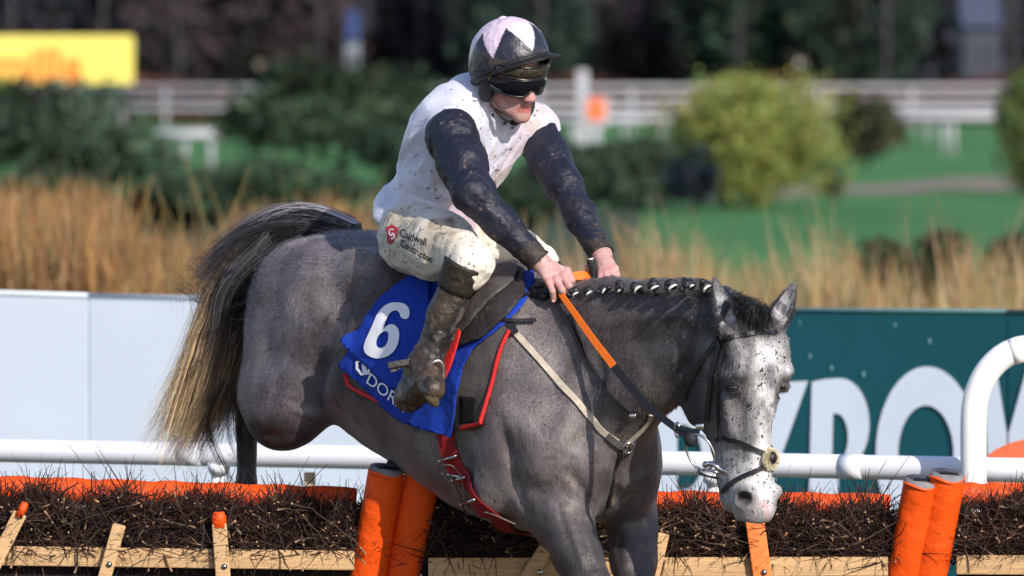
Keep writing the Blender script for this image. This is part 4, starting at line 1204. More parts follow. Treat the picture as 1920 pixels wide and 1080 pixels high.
horse = empty('horse', (H0[0], H0[1], 0), 'grey racehorse with white flecked face leaping the hurdle, plaited mane', 'horse')
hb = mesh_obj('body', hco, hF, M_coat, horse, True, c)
HT = BVHTree.FromPolygons([Vector(v) for v in hco.tolist()], hF.tolist())
M_hair = attr_mat('horse_hair', .42, spec=.45)
# short coat hairs standing slightly off the skin: break the outline up
def coat_hairs():
    g = np.random.default_rng(77); n = 90000
    vis = ((hN @ np.array((0, -1., 0))) > -.35) & (hco[:, 2] > 1.25) & (np.linalg.norm(hco - headp(-.034, .0965, 726), axis=1) > .034)
    a_ = np.argwhere(vis).ravel(); i = g.choice(a_, n)
    p = hco[i] + g.normal(size=(n, 3)) * .004; N = hN[i]; C = c[i]
    fl_ = -hf * .8 - UP * .75 + .35 * np.stack([fbm(p * 3, 2) - .5, fbm(p * 3 + 9, 2) - .5, fbm(p * 3 + 4, 2) - .5], 1) * 3
    onhead = isHd[i] > .5
    fl_[onhead] = (-UP - .15 * nf)
    T = fl_ - N * np.sum(fl_ * N, 1)[:, None]; T /= np.linalg.norm(T, axis=1)[:, None] + 1e-9
    T = T + N * g.uniform(.12, .42, (n, 1)) + g.normal(size=(n, 3)) * .16
    L = g.uniform(.005, .011, n) * np.where(hco[i][:, 2] < zpy(840), 1.35, 1) * np.where(onhead, .8, 1)
    t = np.linspace(0, 1, 3)
    PT = (hco[i] + g.normal(size=(n, 3)) * .002)[:, None] + T[:, None] * t[None, :, None] * L[:, None, None]
    W = .00042 * (1.1 - t[None] * .85) * np.ones((n, 1))
    cc = np.clip(C * (1 + .45 * g.normal(size=(n, 1))) * 1.15, .008, .85)[:, None, :] * np.ones((1, 3, 1))
    o = strands('coat_hair', PT, W, cc, M_hair, horse, sides=2); o['kind'] = 'stuff'
coat_hairs()
# hooves
M_hoof = mat('hoof', (.06, .05, .045), .5, noise=.3, nscale=30)
for (a, b_) in ((P(1112, 1362, -.34), P(1124, 1400, -.38)), (P(1236, 1420, -.46), P(1250, 1460, -.51)), (P(446, 985, 1.08), P(436, 985, 1.14)), (HF(-1.30, -.10, 815), HF(-1.37, -.10, 820))):
    MB().tube([a, a + (b_ - a) * .2, b_], [.038, .044, .058], 16).build('hoof', M_hoof, horse)
# eyes
M_eye = mat('horse_eye', (.012, .008, .006), .08, spec=.8, coat=1.0)
M_lid = mat('eyelid', (.012, .011, .012), .55, bump=.3, bscale=90)
for sd in (1, -1):
    c0 = headp(-.034, (.0965 if sd > 0 else .080) * sd, 726)
    od = nrm(nr * sd + .55 * nf)
    e = MB(); e.ball(c0, (.0215, .0165, .0165), 18, 12, ax=(nrm(np.cross(UP, od)), od, UP)); eo = e.build('eye', M_eye, horse)
    u_ = nrm(np.cross(UP, od)); 
    for (z1, r_) in (((1, .0042), (-1, .0026)) if sd > 0 else ()):
        pts = [c0 + od * (.0155 * math.cos(q * .9) + .001) + u_ * .021 * math.sin(q) + UP * z1 * (.0085 * math.cos(q)) - UP * .002 + UP * .004 * math.sin(q) * sd for q in np.linspace(-1.45, 1.45, 14)]
        MB().tube(pts, [r_ * (.4 + .6 * math.cos(q * .95)) for q in np.linspace(-1.45, 1.45, 14)], 8).build('eyelid', M_lid, eo)
# mouth interior
MB().ball(headp(-.108, .010, 945), (.018, .040, .034), 12, 8, ax=(nf, nr, UP)).build('gums', mat('gums', (.45, .13, .10), .35, spec=.5), horse)
# ---------------- tail
def tail():
    g = np.random.default_rng(21)
    root3 = P(640, 418, .74)
    guides = []  # (control pixel path, depth shift, spread, n, colours(root->tip), radius)
    def G(ctrl, n, spread, cr, ct, wd=.00055, jit=.012, m=22, d0=.74, d1=.95, frz=.010):
        base = bez([(a, b, 0) for a, b in ctrl], m)
        PTS = np.zeros((n, m, 3)); t = np.linspace(0, 1, m)
        K = max(3, n // 28); co = g.normal(size=(K, 2)); cd = g.normal(size=K); cw = g.uniform(2.5, 7, K); cph = g.uniform(0, 6.28, K); ccol = 1 + .38 * g.normal(size=K); camp = g.uniform(.5, 1.9, K)
        kid = g.integers(0, K, n); lenf = g.uniform(.72, 1.0, n) * (1 - .10 * g.random(K)[kid])
        for i in range(n):
            k = kid[i]; tt = t * lenf[i]
            bx = np.interp(tt, t, base[:, 0]); by = np.interp(tt, t, base[:, 1])
            sp = spread[0] + (spread[1] - spread[0]) * np.sin(np.clip(tt * 1.25, 0, 1) * 1.57)
            loose = .32 + .25 * tt ** 2; ox, oy = co[k][:, None] + g.normal(size=(2, 1)) * loose
            wob = (np.sin(tt * cw[k] + cph[k]) * camp[k] + np.sin(tt * g.uniform(3, 9) + g.uniform(0, 6)) * .35) * frz * 900 * tt
            PX = bx + ox * sp + wob * .6; PY = by + oy * sp * .8 + wob
            Y = d0 + (d1 - d0) * tt + (cd[k] + .25 * g.normal()) * (.012 + .05 * tt)
            PTS[i] = P_vec(PX, PY, Y)
        f = (t[None, :, None] ** 1.2) * lenf[:, None, None]
        cc = np.array(cr) * (1 - f) + np.array(ct) * f
        cc = cc * (1 + .22 * g.normal(size=(n, 1, 1))) * np.clip(ccol[kid], .35, 1.9)[:, None, None]
        guides.append((PTS, wd * g.uniform(.7, 1.5, (n, 1)) * (1.1 - .8 * t[None] ** 2), np.clip(cc, .006, .8)))
    blk = (.068, .066, .074); blk2 = (.040, .037, .038); gold = (.50, .34, .17); cream = (.68, .54, .36); brown = (.17, .12, .075); grey = (.30, .30, .33)
    G([(655, 428), (600, 414), (540, 412), (480, 432), (430, 478), (400, 520)], 900, (10, 22), (.34, .34, .38), blk)
    G([(650, 432), (590, 425), (530, 435), (475, 475), (440, 520), (415, 560)], 900, (10, 22), blk, blk)
    G([(640, 440), (580, 440), (525, 465), (480, 520), (450, 600), (430, 690)], 900, (9, 20), blk, (.07, .06, .055), d0=.80)
    G([(630, 448), (570, 458), (520, 495), (480, 560), (450, 650), (430, 760), (415, 840)], 800, (7, 16), blk2, (.05, .045, .04), d0=.84, d1=1.0)
    G([(560, 440), (490, 470), (440, 540), (415, 620), (385, 720), (340, 800), (305, 858)], 1500, (16, 28), (.09, .075, .06), gold, d0=.82)
    G([(550, 450), (480, 500), (432, 580), (408, 660), (375, 750), (350, 815), (325, 860)], 1400, (16, 26), brown, cream, d0=.84)
    G([(540, 460), (470, 520), (430, 600), (412, 680), (392, 750), (368, 815), (350, 858)], 1000, (14, 24), brown, gold, d0=.86)
    G([(540, 470), (480, 530), (445, 610), (430, 690), (415, 760), (398, 810)], 900, (12, 20), (.05, .042, .036), (.20, .15, .10), d0=.86)
    G([(500, 470), (440, 540), (418, 620), (400, 640), (380, 660)], 260, (16, 18), blk, blk2, frz=.03)
    G([(520, 520), (470, 600), (430, 650), (400, 690), (370, 700)], 300, (14, 18), blk2, (.06, .05, .04), frz=.03)
    G([(600, 420), (540, 425), (480, 450), (430, 490), (395, 520), (372, 518)], 350, (14, 20), blk, blk2, frz=.02)
    G([(560, 430), (500, 455), (450, 500), (410, 560), (385, 585)], 300, (16, 22), blk, blk2, frz=.02)
    # loose wisps
    G([(470, 560), (430, 590), (395, 598), (360, 590), (330, 600)], 26, (10, 14), blk2, blk2, wd=.0008, frz=.05)
    G([(470, 560), (430, 575), (400, 560), (375, 545), (350, 560)], 16, (8, 14), blk2, blk2, wd=.0008, frz=.05)
    G([(450, 500), (410, 505), (385, 500), (365, 515)], 60, (10, 12), blk, (.12, .11, .12), frz=.04)
    G([(420, 640), (385, 700), (355, 720), (330, 760), (300, 800)], 30, (12, 20), blk2, brown, frz=.05)
    G([(440, 700), (420, 790), (440, 850), (430, 880)], 60, (12, 16), blk2, blk2, frz=.03)
    PT = []; 
    for i, (a, b, c_) in enumerate(guides):
        PT.append((a, b, c_))
    return PT
def P_vec(px, py, Y):
    D = DIST + Y; a = (px - 960) / 19200 * D; b = (540 - py) / 19200 * D
    return np.stack([a, -DIST + D * cp + b * sp, CAM_H - D * sp + b * cp], -1)
tg = tail()
def merge(name, tg, parent, matl):
    # resample to a common number of points and link as one mesh
    m = max(a.shape[1] for a, b, c_ in tg)
    A = np.concatenate([a for a, b, c_ in tg]); B = np.concatenate([b for a, b, c_ in tg]); C_ = np.concatenate([c_ for a, b, c_ in tg])
    return strands(name, A, B, C_, matl, parent, sides=2)
tl = merge('tail', tg, horse, M_hair)
# tail dock (inner flesh of the tail)
MB().tube([P(668, 446, .76), P(600, 434, .80), P(545, 446, .86), P(505, 480, .92)], [.05, .042, .032, .012], 12).build('dock', mat('dock_skin', (.05, .05, .055), .8, bump=.5, bscale=80), tl)
# ---------------- plaits
M_plait = mat('plait_hair', (.014, .014, .017), .45, bump=.9, bscale=70, spec=.5, noise=.5, nscale=50)
M_band = mat('white_band', (.75, .74, .70), .5)
for i, (px, py, r_) in enumerate([(1078, 553, 8), (1103, 552, 8), (1096, 568, 7), (1131, 549, 8), (1162, 546, 8), (1192, 545, 9), (1225, 541, 9), (1258, 540, 10), (1290, 540, 10), (1322, 543, 9)]):
    Yc = -.0021 * (px - 1020) - .05; py = py - 3
    c0 = P(px, py - 4, Yc - .03); r = r_ / 640 * 1.15
    mb = MB(); g = np.random.default_rng(i)
    mb.ball(c0, (r * 1.15, r, r * .95), 12, 8)
    for k_ in range(5):
        mb.ball(c0 + g.normal(size=3) * r * .55, r * .6, 8, 6)
    pl_ = mb.build('mane_plait', M_plait, horse)
    ax = nrm(np.array((.55, -.45, -.9 + g.uniform(-.4, .4)))); u = nrm(np.cross(ax, (1, 0, 0))); v_ = np.cross(ax, u)
    MB().tube([c0 + ax * r * .75 + (math.cos(q) * u + math.sin(q) * v_) * r * .80 for q in np.linspace(-1.2, 2.4, 12)], [r * .22 * math.sin(math.pi * (j + .6) / 12.2) + .0004 for j in range(12)], 6).build('band', M_band, pl_)
# mane stubble along the crest and forelock
g = np.random.default_rng(9); n = 5200; m = 5; t = np.linspace(0, 1, m)
px = g.uniform(1060, 1325, n); pyc = np.interp(px, [1060, 1100, 1200, 1300, 1340, 1385], [556, 552, 546, 545, 550, 566]) + g.normal(size=n) * 4 + 4
S = P_vec(px, pyc, -.0021 * (px - 1020) + g.normal(size=n) * .015)
d = np.stack([g.normal(.2, .5, n), g.normal(-.4, .5, n), g.normal(.15, .5, n)], 1); L = g.uniform(.012, .030, n)
PT = S[:, None] + d[:, None] * t[None, :, None] * L[:, None, None]; PT[:, :, 2] -= (t[None] ** 2) * L[:, None] * .4
k_ = np.arange(n) % 4 == 0; npx = g.uniform(1374, 1410, n); S2 = P_vec(npx, np.interp(npx, [1325, 1374, 1410], [548, 556, 570]) + g.normal(size=n) * 4, -.0021 * (npx - 1020) - .01 + g.normal(size=n) * .015)
PT = np.where(k_[:, None, None], PT - S[:, None] + S2[:, None], PT)
strands('mane', PT, np.full((n, m), .0006) * (1.1 - .8 * t[None]), np.full((n, m, 3), .022) * (1 + .4 * g.normal(size=(n, 1, 1))).clip(.3), M_hair, horse, 2)
n = 2200; m = 8; t = np.linspace(0, 1, m)
ux = g.random(n); px = 1388 + 48 * ux + g.normal(size=n) * 5; py = 568 + 16 * ux + g.normal(size=n) * 5
S = P_vec(px, py, -.66 - .03 * ux + g.normal(size=n) * .02)
d = np.stack([g.normal(.10, .22, n), g.normal(-.65, .2, n), g.normal(.10, .25, n)], 1); L = g.uniform(.04, .085, n)
PT = S[:, None] + d[:, None] * t[None, :, None] * L[:, None, None]; PT[:, :, 2] -= (t[None] ** 2) * L[:, None] * .62
strands('forelock', PT, np.full((n, m), .0009) * (1.1 - .8 * t[None]), np.full((n, m, 3), .018) * (1 + .5 * g.normal(size=(n, 1, 1))).clip(.3), M_hair, horse, 2)

# ---------------- flecks of mud thrown up by other runners: small raised spots
M_mud = mat('mud_fleck', (.030, .021, .017), .8, noise=.4, nscale=60)
M_mud2 = mat('dried_mud', (.11, .075, .06), .9, noise=.4, nscale=60)
def flecks(n, box, tree, parent, m_, seed, rr_=(.0012, .0032), tilt=(0, 0), name='mud_flecks', keep=None):
    g = np.random.default_rng(seed); mb = MB()
    cl = g.uniform((box[0], box[1]), (box[2], box[3]), (max(3, n // 9), 2))
    for i in range(n):
        if g.random() < .55:
            q = cl[g.integers(0, len(cl))] + g.normal(size=2) * 14
        else: q = g.uniform((box[0], box[1]), (box[2], box[3]))
        if keep and not keep(q[0], q[1]): continue
        o = V(P(q[0], q[1], -4.0)); h, nn_, ii, dd = tree.ray_cast(o, (V(P(q[0], q[1], 0)) - o).normalized(), 8)
        if h is None: continue
        nn_ = np.array(nn_); h = np.array(h); r = rr_[0] + (rr_[1] - rr_[0]) * g.random() ** 2.5
        u_ = nrm(np.cross(nn_, nrm(g.normal(size=3)))); mb.ball(h + nn_ * .0006, (r * g.uniform(1, 2.0), r, .0012), 7, 4, ax=(u_, np.cross(nn_, u_), nn_))
    o = mb.build(name, m_, parent); o['kind'] = 'stuff'; return o
flecks(190, (1350, 640, 1485, 900), HT, horse, M_mud, 5)
flecks(60, (1395, 860, 1465, 960), HT, horse, M_mud, 6, (.001, .0022))
flecks(260, (470, 450, 1240, 1000), HT, horse, M_mud, 7, (.001, .0028))
# ================================================================== JOCKEY
M_skin = attr_mat('skin', .5, spec=.35, noise=.10, nscale=60, bump=.25, bscale=220)
M_skin.node_tree.nodes['Principled BSDF'].inputs['Subsurface Weight'].default_value = .12
M_skin.node_tree.nodes['Principled BSDF'].inputs['Subsurface Radius'].default_value = (.012, .004, .002)
rider = empty('person', P(835, 1588, .30) * np.array((1, 1, 0)), 'jockey in white silks with dark sleeves and star cap, gripping the reins', 'person')
# joints
shR, elR, wrR = P(848, 254, .04), P(886, 362, -.13), P(1010, 490, -.135)
shL, elL, wrL = P(1005, 248, .28), P(1055, 345, .11), P(1128, 478, -.07)
hipR, knR, anR = P(780, 448, .20), P(880, 486, -.17), P(793, 695, -.12)
hipL, knL, anL = P(915, 452, .44), P(1016, 486, .36), P(985, 690, .52)
T0, T1 = P(800, 405, .32), P(912, 218, .18)
tu = nrm(T1 - T0); tl_ = np.array((-math.sin(R(40)), -math.cos(R(40)), 0)); tl_ = nrm(tl_ - tu * (tl_ @ tu)); to = np.cross(tl_, tu)
if to @ np.array((1, 0, 0)) < 0: to = -to
def TP(s, l, o): return T0 + tu * s + tl_ * l + to * o
def torso(F, g=0.0, lo=-.16, k=.04):
    K = [(lo, -.01, 0, .115 + g, .150 + g), (0, 0, 0, .112 + g, .148 + g), (.12, -.005, 0, .112 + g, .150 + g), (.25, -.01, 0, .120 + g, .168 + g), (.34, -.02, 0, .112 + g, .172 + g), (.42, -.025, 0, .080 + g, .125 + g), (.47, -.02, 0, .050 + g, .070 + g)]
    F.loft(T0, (tu, to, tl_), K, k=k)
    F.cap(shR + tu * .01, TP(.38, .04, -.03), .066 + g, .075 + g, k=.05)
    F.cap(shL + tu * .01, TP(.38, -.04, -.03), .060 + g, .075 + g, k=.05)
    F.ell(TP(.28, .09, -.075), (.13, .075 + g, .05 + g), (tu, tl_, to), k=.06)
    F.ell(TP(.28, -.09, -.075), (.13, .075 + g, .05 + g), (tu, tl_, to), k=.06)
def arms(F, g=0.0, cuff=0):
    F.chain([shR, elR], [.062 + g, .046 + g], k=.03); F.chain([elR, wrR], [.046 + g, .028 + g], k=.03)
    F.chain([shL, elL], [.056 + g, .044 + g], k=.03); F.chain([elL, wrL], [.044 + g, .028 + g], k=.03)
def legs(F, g=0.0):
    F.ell(P(797, 446, .33), (.125 + g, .10 + g, .12 + g), (hf, hr, UP), k=.05); F.ell(P(872, 455, .44), (.12 + g, .09 + g, .105 + g), (hf, hr, UP), k=.05)
    F.chain([hipR, P(828, 462, .02), knR], [.102 + g, .088 + g, .054 + g], k=.04); F.chain([hipL, knL], [.085 + g, .040 + g], k=.04)
def folds(F, amp, sc, ax, lo, hi, seed=0):
    """soft cloth folds running along ax"""
    a = nrm(ax); b = nrm(np.cross(a, (.3, .2, .9))); c_ = np.cross(a, b)
    def fn(g):
        q = np.stack([(g @ a) * sc * .35, (g @ b) * sc, (g @ c_) * sc], -1) + seed * 7.7
        w_ = fbm(q * .6 + 3, 2) * 2.4
        r = 1 - np.abs(vnoise(q + w_[..., None]) * 2 - 1)
        r2 = 1 - np.abs(vnoise(q * 2.3 + w_[..., None] + 9) * 2 - 1)
        return -((r ** 3 - .3) * amp + (r2 ** 3 - .3) * amp * .5)
    F.apply(fn, lo, hi, k=0, mode='warp')
# ---- head frame
HC = P(957, 139, .06)
fh = nrm(np.array((math.cos(R(52)), -math.sin(R(52)), -.36))); rh = np.array((-math.sin(R(52)), -math.cos(R(52)), 0)); rh = nrm(rh - np.array((0, 0, .14))); rh = nrm(rh - fh * (rh @ fh)); uh = np.cross(rh, fh)
if uh[2] < 0: uh = -uh
def HQ(f, r, u): return HC + fh * f + rh * r + uh * u
hx = Field(axis_grid(HC[0] - .16, HC[0] + .16, .0042), axis_grid(HC[1] - .2, HC[1] + .2, .0042), axis_grid(HC[2] - .24, HC[2] + .2, .0042))
hx.ell(HQ(-.01, 0, .035), (.098, .076, .098), (fh, rh, uh), k=.02)
hx.ell(HQ(.030, 0, -.025), (.062, .058, .080), (fh, rh, uh), k=.03)
for sd in (1, -1):
    hx.cap(HQ(.068, .008 * sd, -.100), HQ(.012, .046 * sd, -.070), .019, .019, k=.03)
    hx.ell(HQ(.055, .038 * sd, -.028), (.026, .019, .020), (fh, rh, uh), k=.02)
    hx.cap(HQ(.082, .012 * sd, .022), HQ(.070, .045 * sd, .020), .012, .012, k=.015)
    hx.ell(HQ(.078, .030 * sd, .002), (.012, .014, .010), (fh, rh, uh), k=.012, mode='sub')
    hx.ell(HQ(.1045, .0115 * sd, -.040), (.012, .0085, .0085), (fh, rh, uh), k=.008)
    hx.ell(HQ(.104, .008 * sd, -.049), (.006, .0042, .004), (fh, rh, uh), k=.004, mode='sub')
    hx.ell(HQ(.062, .050 * sd, -.055), (.02, .012, .022), (fh, rh, uh), k=.02, mode='sub')
    hx.ell(HQ(-.012, .074 * sd, -.005), (.018, .008, .030), (fh, rh, uh), k=.01)
    hx.cap(HQ(.092, .0 * sd, -.0665), HQ(.078, .024 * sd, -.0690), .0085, .004, k=.006)
    hx.cap(HQ(.088, .0 * sd, -.0815), HQ(.076, .022 * sd, -.0775), .0090, .004, k=.007)
hx.cap(HQ(.090, 0, .012), HQ(.112, 0, -.036), .0095, .0125, k=.012)
hx.ell(HQ(.078, 0, -.104), (.022, .022, .018), (fh, rh, uh), k=.015)
hx.cap(HQ(.100, -.016, -.0742), HQ(.100, .016, -.0742), .0032, .0032, k=.003, mode='sub')
hx.chain([HQ(-.02, 0, -.05), TP(.46, 0, .0)], [.058, .062], k=.03)
hv, hq_ = hx.mesh(1)
# ---- hands
def hand(pal, fing, thumb, wr, box):
    lo = np.min(box, 0) - .04; hi = np.max(box, 0) + .04
    f = Field(axis_grid(lo[0], hi[0], .0026), axis_grid(lo[1], hi[1], .0026), axis_grid(lo[2], hi[2], .0026))
    for (a, b, ra, rb) in pal: f.cap(a, b, ra, rb, k=.012)
    for fg in fing: f.chain(fg[0], fg[1], k=.0035)
    for fg in fing:
        f.ell(fg[0][0], (fg[1][0] * 1.12,) * 3, k=.005)
    f.chain(thumb[0], thumb[1], k=.008)
    f.cap(wr[0], wr[1], .027, .026, k=.02)
    return f.mesh(1)
Kr = [P(1029, 529, -.185), P(1043, 525, -.182), P(1056, 517, -.172), P(1063, 508, -.152)]
palR = [(wrR + (0, 0, .0), k_ * .82 + wrR * .18 - np.array((0, 0, .002)), .021, .0125) for k_ in Kr]
fR = [([Kr[0], P(1036, 546, -.195), P(1038, 562, -.180)], [.0105, .0095, .0085]),
      ([Kr[1], P(1054, 544, -.200), P(1060, 561, -.180), P(1054, 566, -.160)], [.0115, .0105, .0095, .009]),
      ([Kr[2], P(1067, 536, -.190), P(1068, 554, -.168), P(1060, 560, -.150)], [.012, .011, .0098, .009]),
      ([Kr[3], P(1072, 526, -.165), P(1069, 543, -.145), P(1060, 548, -.130)], [.0118, .0108, .0096, .009])]
thR = ([P(1024, 508, -.105), P(1045, 522, -.10), P(1060, 530, -.115)], [.016, .0125, .010])
rhv = hand(palR, fR, thR, (wrR, wrR * 1.35 - P(1029, 529, -.185) * .35), [wrR] + [p for f in fR for p in f[0]] + thR[0])
Kl = [P(1128, 514, -.135), P(1137, 512, -.140), P(1146, 509, -.138), P(1153, 504, -.130)]
palL = [(wrL, k_ * .85 + wrL * .15, .021, .0125) for k_ in Kl]
fL = [([Kl[0], P(1125, 526, -.155), P(1125, 538, -.135), P(1120, 532, -.115)], [.0115, .0105, .0095, .009]),
      ([Kl[1], P(1137, 526, -.160), P(1137, 540, -.138), P(1130, 534, -.115)], [.0118, .0108, .0098, .009]),
      ([Kl[2], P(1149, 523, -.155), P(1150, 536, -.132), P(1142, 530, -.110)], [.0115, .0105, .0095, .009]),
      ([Kl[3], P(1157, 516, -.145), P(1157, 528, -.125), P(1150, 526, -.105)], [.0105, .0095, .0088, .008])]
thL = ([P(1118, 496, -.085), P(1106, 508, -.105), P(1102, 500, -.12)], [.014, .0115, .0095])
lhv = hand(palL, fL, thL, (wrL, wrL * 1.3 - Kl[1] * .3), [wrL] + [p for f in fL for p in f[0]] + thL[0])
bx_ = Field(axis_grid(-.55, .4, .012), axis_grid(-.4, .75, .012), axis_grid(1.2, 2.4, .012))
torso(bx_, -.020, lo=0.0); arms(bx_, -.012); legs(bx_, -.026)
bx_.chain([knR, anR], [.036, .032], k=.03); bx_.chain([knL, anL], [.026, .030], k=.03)
bx_.chain([anR, P(768, 748, -.10)], [.030, .028], k=.02); bx_.chain([anR, P(812, 738, -.24)], [.028, .022], k=.02); bx_.chain([anL, P(1010, 745, .40)], [.03, .026], k=.02)
bv, bq = bx_.mesh(1)
vs = []; fs = []; b0_ = 0
for (v_, f_) in ((hv, hq_), rhv, lhv, (bv, bq)):
    vs.append(v_); fs.append(f_ + b0_); b0_ += len(v_)
sv = np.concatenate(vs); sf = np.concatenate(fs)
sn = fbm(sv * 30, 3)
sc_ = np.tile(np.array((.46, .28, .26)), (len(sv), 1))
sc_ = mixc(sc_, (.56, .25, .23), sm(sn, .45, .65) * .7)
sc_ = mixc(sc_, (.50, .34, .33), sm(fbm(sv * 55 + 4, 2), .5, .7) * .6 * (sv[:, 2] < HC[2] - .25))
def near(p, r): return 1 - sm(np.linalg.norm(sv - p, axis=1), r * .6, r)
sc_ = mixc(sc_, (.58, .12, .09), near(HQ(.118, 0, -.034), .020) * .22)
for sd in (1, -1):
    sc_ = mixc(sc_, (.60, .20, .16), near(HQ(.075, .045 * sd, -.04), .035) * .4)
lip = np.abs((sv - HC) @ uh + .0745); lpm = (lip < .013) & (np.abs((sv - HC) @ rh) < .024) & ((sv - HC) @ fh > .080)
sc_ = mixc(sc_, (.42, .10, .09), lpm * .85)
sc_ = mixc(sc_, (.35, .22, .17), near(HQ(.075, .02, -.09), .05) * sm(vnoise(sv * 130), .4, .8) * .5)
mudp = vnoise(sv * 85 + 3) * .6 + vnoise(sv * 200) * .4
sc_ = mixc(sc_, (.10, .055, .045), (mudp > .775) * .9)
body_o = mesh_obj('body', sv, sf, M_skin, rider, True, np.clip(sc_, .02, .9))
# nails
M_nail = mat('nail', (.62, .40, .36), .3, spec=.5)
mb = MB()
for fg in (fR[0], ):
    e = fg[0][-1]; mb.ball(e + np.array((-.001, -.0075, -.002)), (.0045, .0018, .006), 10, 6)
mb.build('fingernail', M_nail, body_o)
# ---- jersey
def cloth_mat(name, rough, spec, **k):
    return attr_mat(name, rough, spec=spec, **k)
M_silk = attr_mat('white_silk', .38, spec=.45, bump=.25, bscale=90); M_silk.node_tree.nodes['Principled BSDF'].inputs['Sheen Weight'].default_value = .3
M_navy = attr_mat('dark_silk', .52, spec=.35, bump=.55, bscale=42)
M_breech = attr_mat('cream_breeches', .7, spec=.25, bump=.35, bscale=60)
M_boot = attr_mat('muddy_leather', .45, spec=.45, bump=.5, bscale=70)
J = Field(axis_grid(-.50, .16, .0062), axis_grid(-.20, .70, .0062), axis_grid(1.55, 2.30, .0062))
torso(J, .010, lo=-.045)
J.ell(TP(.0, .0, .095), (.07, .10, .045), (tu, tl_, to), k=.06)
J.ell(TP(-.015, 0, -.02), (.045, .150, .115), (tu, tl_, to), k=.05)                 # blouse bagging over the waistband
J.cap(TP(-.05, .08, .08), TP(-.02, -.06, .10), .035, .035, k=.05)
J.chain([TP(.42, 0, -.01), TP(.49, 0, .016)], [.080, .066], k=.03)              # collar
J.apply(lambda g: -np.abs((g - T0) @ tu + .128) + 0.0, (-9, -9, -9), (-8, -8, -8), k=0)
folds(J, .010, 11, tu * .8 + to * .5, (-.5, -.2, 1.5), (.2, .7, 2.3), 1)
# neck opening
J.cap(TP(.475, 0, .01), HQ(.01, 0, -.08), .050, .056, k=.008, mode='sub')
jv, jf = J.mesh(1)
jn = fbm(jv * 6, 3); jpx, jpy = proj(jv)
jc = np.tile(np.array((.60, .62, .73)), (len(jv), 1))  # white silk tinted bluish: blue skylight in the shade put into its colour
jo = (jv - T0) @ to; ju = (jv - T0) @ tu; jl = (jv - T0) @ tl_
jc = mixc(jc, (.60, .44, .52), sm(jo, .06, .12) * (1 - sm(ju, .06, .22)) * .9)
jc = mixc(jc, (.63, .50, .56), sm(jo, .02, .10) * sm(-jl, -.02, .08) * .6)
jc = mixc(jc, (.50, .42, .36), sm(fbm(jv * 16 + 3, 3), .54, .70) * sm(jo, -.04, .06) * .55)
js = vnoise(jv * 62 + 11) * .65 + vnoise(jv * 120 + 5) * .35
jc = mixc(jc, (.075, .045, .035), (js > .82 - .045 * sm(jo, -.02, .08)) * (sm(jo, -.09, .0)) * .95)
js2 = vnoise(jv * 140 + 21)
jc = mixc(jc, (.12, .08, .06), (js2 > .93) * .8)
JN = vnormals(jv, jf); JT = BVHTree.FromPolygons([Vector(q) for q in jv.tolist()], jf.tolist())
for pth, w_, a_ in [([(800, 225), (768, 255), (742, 292), (724, 345)], .006, -.006), ([(795, 232), (772, 262), (750, 300), (735, 350)], .010, .006), ([(742, 240), (752, 262), (756, 285)], .005, .005), ([(730, 262), (741, 280), (744, 300)], .005, .005), ([(722, 285), (733, 300), (735, 318)], .005, .005),
                    ([(900, 175), (912, 215), (930, 260), (925, 310)], .010, -.009), ([(918, 190), (935, 230), (948, 280), (935, 325)], .009, .008), ([(985, 215), (982, 250), (960, 290), (925, 335)], .009, -.010), ([(1000, 215), (997, 250), (980, 285), (948, 318)], .008, .008), ([(960, 232), (955, 262), (938, 300), (905, 335)], .008, -.008),
                    ([(905, 250), (908, 285), (915, 315)], .008, .007), ([(850, 190), (880, 200), (905, 225)], .007, -.006), ([(835, 172), (868, 180), (895, 200)], .006, .005), ([(770, 330), (800, 352), (845, 372), (880, 380)], .010, .008), ([(750, 352), (790, 372), (840, 388)], .007, -.007), ([(770, 280), (782, 320), (806, 356)], .012, -.007), ([(810, 300), (812, 340), (830, 375)], .010, .007)]:
    ridge(pth, w_, a_, jv, JN, JT)
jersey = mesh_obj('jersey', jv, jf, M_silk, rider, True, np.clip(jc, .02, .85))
# collar band
cb = MB(); cc_ = TP(.475, 0, .018); ca = nrm(HC - fh * 0 - uh * .06 - cc_); u_ = nrm(np.cross(ca, (0, 0, 1))); v_ = np.cross(ca, u_)
ring = [cc_ + ca * .018 + (u_ * math.cos(q) * .064 + v_ * math.sin(q) * .068) for q in np.arange(36) * 2 * math.pi / 36]
cb.tube(ring, .016, 10, closed=True, flat=(.35, 1)); 
cb.build('collar', mat('collar_silk', (.72, .62, .66), .45, mud=.35, mudscale=50, mudcol=(.35, .22, .17), bump=.3, bscale=60), jersey)
sun_seam = MB()
